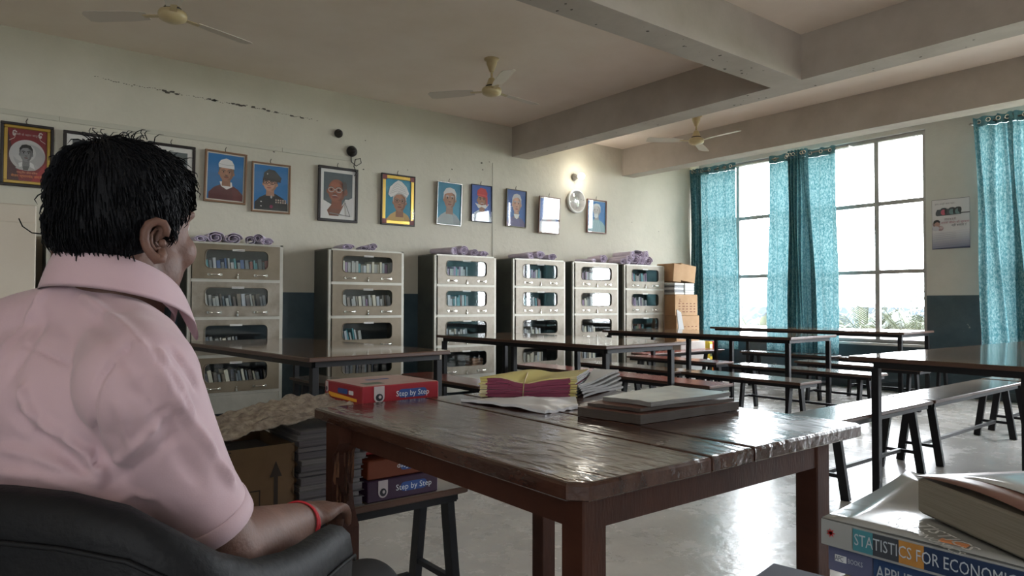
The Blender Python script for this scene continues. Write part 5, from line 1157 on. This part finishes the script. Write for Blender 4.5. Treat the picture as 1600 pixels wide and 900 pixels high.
for k in range(420):       # short stubble of side hair in front of the ear
    pass
# hair: a full cap with combed strands over it
b = MB()
def hh(x, y, z, rx, ry, rz): oell(b, H(x, y, z), rx*HS, ry*HS, rz*HS, HF, M_hair)
hh(-.014, 0, .046, .099, .083, .086); hh(-.040, 0, .005, .074, .074, .072); hh(.030, 0, .078, .070, .068, .048); hh(.064, 0, .062, .040, .056, .036); hh(-.052, 0, -.018, .042, .056, .044)
for s in (-1, 1): hh(-.040, s*.048, .004, .046, .030, .050); hh(.008, s*.064, .036, .034, .016, .036); hh(.017, s*.064, .006, .009, .008, .022)
hm = remesh(b, .005, 6); hm.materials.append(M_hair); V = verts_np(hm); Nn = norms_np(hm)
disp = np.array([.0035*noise.noise(Vector(v)*34)+.002*noise.noise(Vector((v[0]*90, v[1]*90, v[2]*30))) for v in V]); set_np(hm, V+Nn*disp[:, None]); hair = link('hair', hm, man)
b = MB(); q = random.Random(21); V = verts_np(hm); Nn = norms_np(hm)
EARC = [H(-.024, s*.080, -.030) for s in (-1, 1)]
crown = np.array(H(-.055, .0, .13))
for k in range(4200):
    i = q.randrange(len(V)); p = Vector(V[i]); n = Vector(Nn[i]); loc = p-HC
    away = (p-Vector(crown)); flow = away-n*away.dot(n); 
    if flow.length < 1e-4: continue
    flow = (flow.normalized()+HL*.25*noise.noise(p*20)+Vector((0, 0, -.35))); flow = (flow-n*flow.dot(n)*.95).normalized()
    if min((p-EARC[0]).length, (p-EARC[1]).length) < .030 or p.z < HC.z-.062: continue
    Ln = q.uniform(.010, .026)*(.55 if p.z < HC.z-.02 else 1); lift = q.uniform(.0, .006)*(2.2 if q.random() < .06 else 1); P = []
    for j in range(4): t = j/3; P.append(p+n*(.0006+lift*math.sin(t*2.2))+flow*Ln*t-n*(t*t*Ln*.12))
    b.tube(P, [.0011, .0010, .0008, .0002], M_hair, 3, False, False)
for k, (x, y, z, dx, dy, dz, L_) in enumerate(((.0, -.03, .138, -.3, .1, .9, .018), (.02, .02, .134, .2, .3, .9, .02), (-.02, .03, .138, -.5, .4, .7, .02), (-.04, .0, .134, -.7, .2, .6, .02), (.05, -.02, .118, .6, -.1, .6, .016), (-.03, -.04, .130, -.4, -.4, .8, .016))):
    for j in range(6): p = H(x+q.uniform(-.02, .02), y+q.uniform(-.02, .02), z-.006); d = (HF*dx+HL*dy+Vector((0, 0, dz))+Vector((q.gauss(0, .3), q.gauss(0, .3), q.gauss(0, .3)))).normalized(); b.tube([p, p+d*L_*.5, p+d*L_*.8+HF*.006, p+d*L_*.9+HF*.014], [.0009, .0008, .0006, .0002], M_hair, 3, False, False)
p0 = H(-.085, .055, -.015); b.tube([p0, p0+Vector((-.016, .008, .002)), p0+Vector((-.026, .010, .010)), p0+Vector((-.030, .011, .020))], .0008, M_hair, 4, False)
o = b.obj('hair_strands', man); o['kind'] = 'stuff'

# shirt
b = MB(); dm = M_shirt
oell(b, L3(-.055, .015, .975), .115, .165, .115, BF, dm); oell(b, L3(-.040, .015, .86), .135, .165, .19, BF, dm); oell(b, L3(-.010, .00, .70), .155, .17, .17, BF, dm); oell(b, L3(-.02, 0, .58), .16, .18, .10, BF, dm)
limb(b, [L3(-.045, .035, 1.068), L3(-.065, .11, 1.038), SR+Vector((0, 0, .005))], [.066, .062, .068], dm); limb(b, [L3(-.045, .02, 1.068), L3(-.065, -.08, 1.05), SL+Vector((0, 0, .005))], [.070, .062, .070], dm)
HR = SR.lerp(ER, .80); HLm = SL.lerp(EL_, .78)
def sleeve(S, Hm, r0, r1):
    d = (Hm-S).normalized(); limb(b, [S, Hm-d*.03], [r0, r1*.97], dm); P = [Hm-d*.05, Hm-d*.02, Hm]; b.tube(P, [r1*.98, r1, r1*1.02], dm, 28)
sleeve(SR+BF*.004, HR, .063, .0590); sleeve(SL, HLm, .072, .062)
sm = remesh(b, .0040, 14); sm.materials.append(M_shirt); V = verts_np(sm); Nn = norms_np(sm)
def crease(a, c, wd, ht):
    global V
    a = np.array(a); c = np.array(c); ab = c-a; t = np.clip(((V-a)@ab)/(ab@ab), 0, 1); d2 = ((V-(a+t[:, None]*ab))**2).sum(1); end = np.sin(np.clip(t, .03, .97)*np.pi)**.5
    V = V+Nn*(ht*end*np.exp(-d2/(2*wd*wd)))[:, None]
nz = np.array([.006*noise.noise(Vector((v[0]*9, v[1]*9, v[2]*6)))+.0025*noise.noise(Vector((v[0]*26, v[1]*26, v[2]*12+5))) for v in V]); V = V+Nn*nz[:, None]
CRE = [([(0.1168, 1.0337, 1.1089), (0.1386, 0.9847, 1.085), (0.154, 0.8918, 1.0563), (0.1694, 0.8738, 1.0298), (0.188, 0.8749, 0.9987), (0.2172, 0.9, 0.9564), (0.2486, 0.9195, 0.9067), (0.2753, 0.938, 0.8653)], 0.0075, 0.0085), ([(0.1268, 0.9876, 1.0788), (0.1368, 0.8923, 1.0482), (0.1531, 0.8725, 1.0165), (0.1738, 0.8765, 0.9785), (0.2037, 0.902, 0.9271), (0.233, 0.9163, 0.8779)], 0.012, -0.006), ([(0.0353, 1.0838, 1.0557), (0.0706, 1.0142, 1.0436), (0.0992, 0.9716, 1.0266), (0.1185, 0.8926, 1.0156)], 0.003, -0.004), ([(0.154, 0.8918, 1.0563), (0.1319, 0.888, 1.0365), (0.1191, 0.8918, 1.0135), (0.1155, 0.9079, 0.9729), (0.1248, 0.9566, 0.9281), (0.1266, 0.9526, 0.9022)], 0.0045, -0.006), ([(0.1266, 0.9517, 0.8971), (0.15, 0.9247, 0.9212), (0.1705, 0.8922, 0.9512), (0.1889, 0.8843, 0.9725)], 0.007, 0.007), ([(0.1311, 0.9492, 0.8797), (0.1586, 0.9348, 0.9009), (0.1825, 0.9004, 0.93), (0.1988, 0.8965, 0.9437)], 0.008, -0.005), ([(0.0565, 1.0012, 1.0043), (0.0577, 0.994, 0.981), (0.0708, 0.9832, 0.9639), (0.0936, 0.9673, 0.9451), (0.1186, 0.9581, 0.9173), (0.1311, 0.9508, 0.8944)], 0.007, 0.0085), ([(0.0462, 1.0079, 0.9744), (0.0643, 0.9931, 0.9484), (0.0911, 0.9723, 0.926), (0.1183, 0.9533, 0.8958)], 0.009, -0.006), ([(0.0343, 1.0405, 1.029), (0.0526, 1.0637, 1.0608), (0.0703, 1.0701, 1.0942), (0.084, 1.075, 1.1172)], 0.006, 0.006), ([(0.0414, 1.0196, 1.0036), (0.0617, 1.0248, 1.0442), (0.0795, 1.0552, 1.0862)], 0.008, -0.004), ([(0.0354, 1.0269, 0.9278), (0.0647, 0.9933, 0.9207), (0.1, 0.9621, 0.9043), (0.1376, 0.9486, 0.8788)], 0.007, 0.005), ([(0.0355, 1.0172, 0.8995), (0.0704, 0.9816, 0.8975), (0.106, 0.9564, 0.8844), (0.1509, 0.9465, 0.8581)], 0.007, 0.005), ([(0.1744, 0.8838, 1.0472), (0.1845, 0.8761, 1.0252), (0.2025, 0.8845, 0.9974), (0.2169, 0.8993, 0.9641)], 0.006, 0.006), ([(0.1915, 0.8911, 1.0462), (0.207, 0.8903, 1.0229), (0.2256, 0.9066, 0.9934)], 0.006, -0.005), ([(0.1611, 0.8831, 1.0477), (0.1756, 0.8707, 1.008), (0.2051, 0.8944, 0.9621), (0.2347, 0.9102, 0.9219)], 0.005, -0.004), ([(0.1343, 0.9474, 0.8608), (0.1641, 0.9452, 0.8713), (0.1897, 0.9321, 0.8661), (0.2116, 0.9327, 0.8427)], 0.006, 0.005), ([(0.1356, 0.88, 0.9957), (0.144, 0.8905, 0.9652), (0.1546, 0.9128, 0.9315)], 0.008, 0.004)]
for pts, wd, ht in CRE:
    for a_, c_ in zip(pts, pts[1:]): crease(a_, c_, wd*.62, ht*1.35)
set_np(sm, V); shirt = link('shirt', sm, man)
# collar: folded band round the neck, lower at the throat, with two pointed tips
b = MB(); top = []; mid = []; low = []; inn = []
NC = 46; gap = R_(14)
for i in range(NC+1):
    a = gap+(2*math.pi-2*gap)*i/NC; ca, sa = math.cos(a), math.sin(a)
    zt = 1.143-.036*ca-.008*ca*ca; f0 = -.010+.080*ca; r0 = .034-.068*sa
    tip = max(0, 1-min(i, NC-i)/5.0)
    top.append(L3(f0, r0, zt)); inn.append(L3(-.010+.074*ca, .034-.062*sa, zt-.040))
    mid.append(L3(-.010+(.088)*ca, .034-.076*sa, zt-.008)); low.append(L3(-.010+(.100+.024*tip)*ca, .034-.094*sa, zt-.052-.012*tip))
b.grid([inn, top], M_shirt); b.grid([top, mid, low], M_shirt)
o = b.obj('collar', man); s_ = o.modifiers.new('t', 'SOLIDIFY'); s_.thickness = .0028; s_.offset = 0; s2 = o.modifiers.new('s', 'SUBSURF'); s2.levels = 1; s2.render_levels = 1
# sleeve hem bands
for S, Hm, r1 in ((SR, HR, .0602), (SL, HLm, .0635)):
    d = (Hm-S).normalized(); b = MB(); b.tube([Hm-d*.026, Hm-d*.024, Hm-d*.001, Hm+d*.001], [r1*.99, r1*1.02, r1*1.035, r1*1.0], M_shirt, 32, False); o = b.obj('sleeve_hem', man)
# trousers, shoes
b = MB(); 
for s in (-1, 1):
    limb(b, [L3(-.08, s*.09, .56), L3(.18, s*.13, .545), L3(.44, s*.17, .528)], [.115, .10, .075], M_trou); limb(b, [L3(.44, s*.17, .528), L3(.47, s*.17, .32), L3(.45, s*.17, .10)], [.074, .062, .052], M_trou)
oell(b, L3(-.08, 0, .57), .15, .19, .10, BF, M_trou)
me = remesh(b, .009, 6); me.materials.append(M_trou); link('trousers', me, man)
for s in (-1, 1):
    b = MB(); oell(b, L3(.50, s*.17, .040), .13, .045, .035, BF, M_black); oell(b, L3(.45, s*.17, .06), .06, .042, .045, BF, M_black); b.obj('shoe', man)
# red thread round the wrist
b = MB(); M_thr = mat('red_thread', (.42, .012, .02), .7); d = (WR-ER).normalized(); s_ = Vector((d.y, -d.x, 0)).normalized(); u_ = s_.cross(d)
for k, (o_, rr) in enumerate(((-.016, .0365), (-.012, .0360), (-.0085, .0355))):
    c = WR+d*o_+Vector((0, 0, -.001)); b.tube([c+(s_*math.cos(a)*.98+u_*math.sin(a)*.98)*rr+d*.003*math.sin(a*2+k) for a in [2*math.pi*i/24 for i in range(25)]], .0018, M_thr, 6, False)
b.obj('wrist_thread', man)
# chair: black padded tub chair
chair = thing('armchair', 'black leatherette tub armchair the man is sitting in', 'chair', (0, 0, 0))
rim = []
half = [(-.262, 0, .90), (-.25, .06, .90), (-.233, .11, .897), (-.218, .18, .892), (-.195, .24, .877), (-.169, .285, .847), (-.125, .308, .812), (-.072, .315, .787), (.0, .313, .773), (.067, .305, .766), (.13, .295, .764), (.178, .285, .758), (.196, .275, .745)]
path = [(f, -r, z) for f, r, z in half[:0:-1]]+half
shell = []
for k, (f, r, z) in enumerate(path):
    w_ = min(1, (r*r+f*f)**.5); ins = .055
    nx, nr = (f-.06)/max(.01, math.hypot(f-.06, r)), r/max(.01, math.hypot(f-.06, r))
    row = []
    for (o_, dz) in ((-.012, -.42), (-.004, -.30), (.004, -.10), (.006, -.035), (.002, -.012), (-.010, .0), (-.028, .004), (-.044, -.006), (-.052, -.03), (-.050, -.12), (-.045, -.36)):
        zz = z+dz if dz > -.2 else .50 if dz > -.35 else .44
        if dz == -.42: zz = .40
        if dz == -.36: zz = .44
        row.append(L3(f+nx*o_, r+nr*o_, zz))
    shell.append(row)
b = MB(); b.grid(shell, M_black)
for row in (shell[0], shell[-1]): b.add(row, [list(range(len(row)))], M_black)
b.obj('backrest', chair)
b = MB(); seam = [L3(f+((f-.06)/max(.01, math.hypot(f-.06, r)))*.009, r+(r/max(.01, math.hypot(f-.06, r)))*.009, z-.045) for f, r, z in path]; b.tube(seam, .003, M_black, 6); b.obj('piping', chair)
b = MB(); P = []
for k in range(24): a = 2*math.pi*k/24; P.append((.27*math.copysign(abs(math.cos(a))**.6, math.cos(a)), .235*math.copysign(abs(math.sin(a))**.6, math.sin(a))))
T = Matrix(((BF.x, BR.x, 0, L3(.03, 0, 0).x), (BF.y, BR.y, 0, L3(.03, 0, 0).y), (0, 0, 1, 0), (0, 0, 0, 1)))
b.prism(P, .38, .46, M_black, T); b.obj('seat', chair)
c0 = L3(.03, 0, 0); MB().tube([(c0.x, c0.y, .10), (c0.x, c0.y, .38)], .03, M_blackm, 12).obj('pedestal', chair)
for k in range(5):
    a = 2*math.pi*k/5+.3; b = MB(); b.bar((c0.x, c0.y, .10), (c0.x+.29*math.cos(a), c0.y+.29*math.sin(a), .065), .05, .03, M_blackm); b.obj('leg', chair)
    b = MB(); b.lathe([(.004, -.022), (.024, -.022), (.026, 0), (.024, .022), (.004, .022)], M_blackm, T=Matrix.Translation((c0.x+.29*math.cos(a), c0.y+.29*math.sin(a), .027)) @ Matrix.Rotation(R_(90), 4, 'X'), n=12); b.obj('caster', chair)
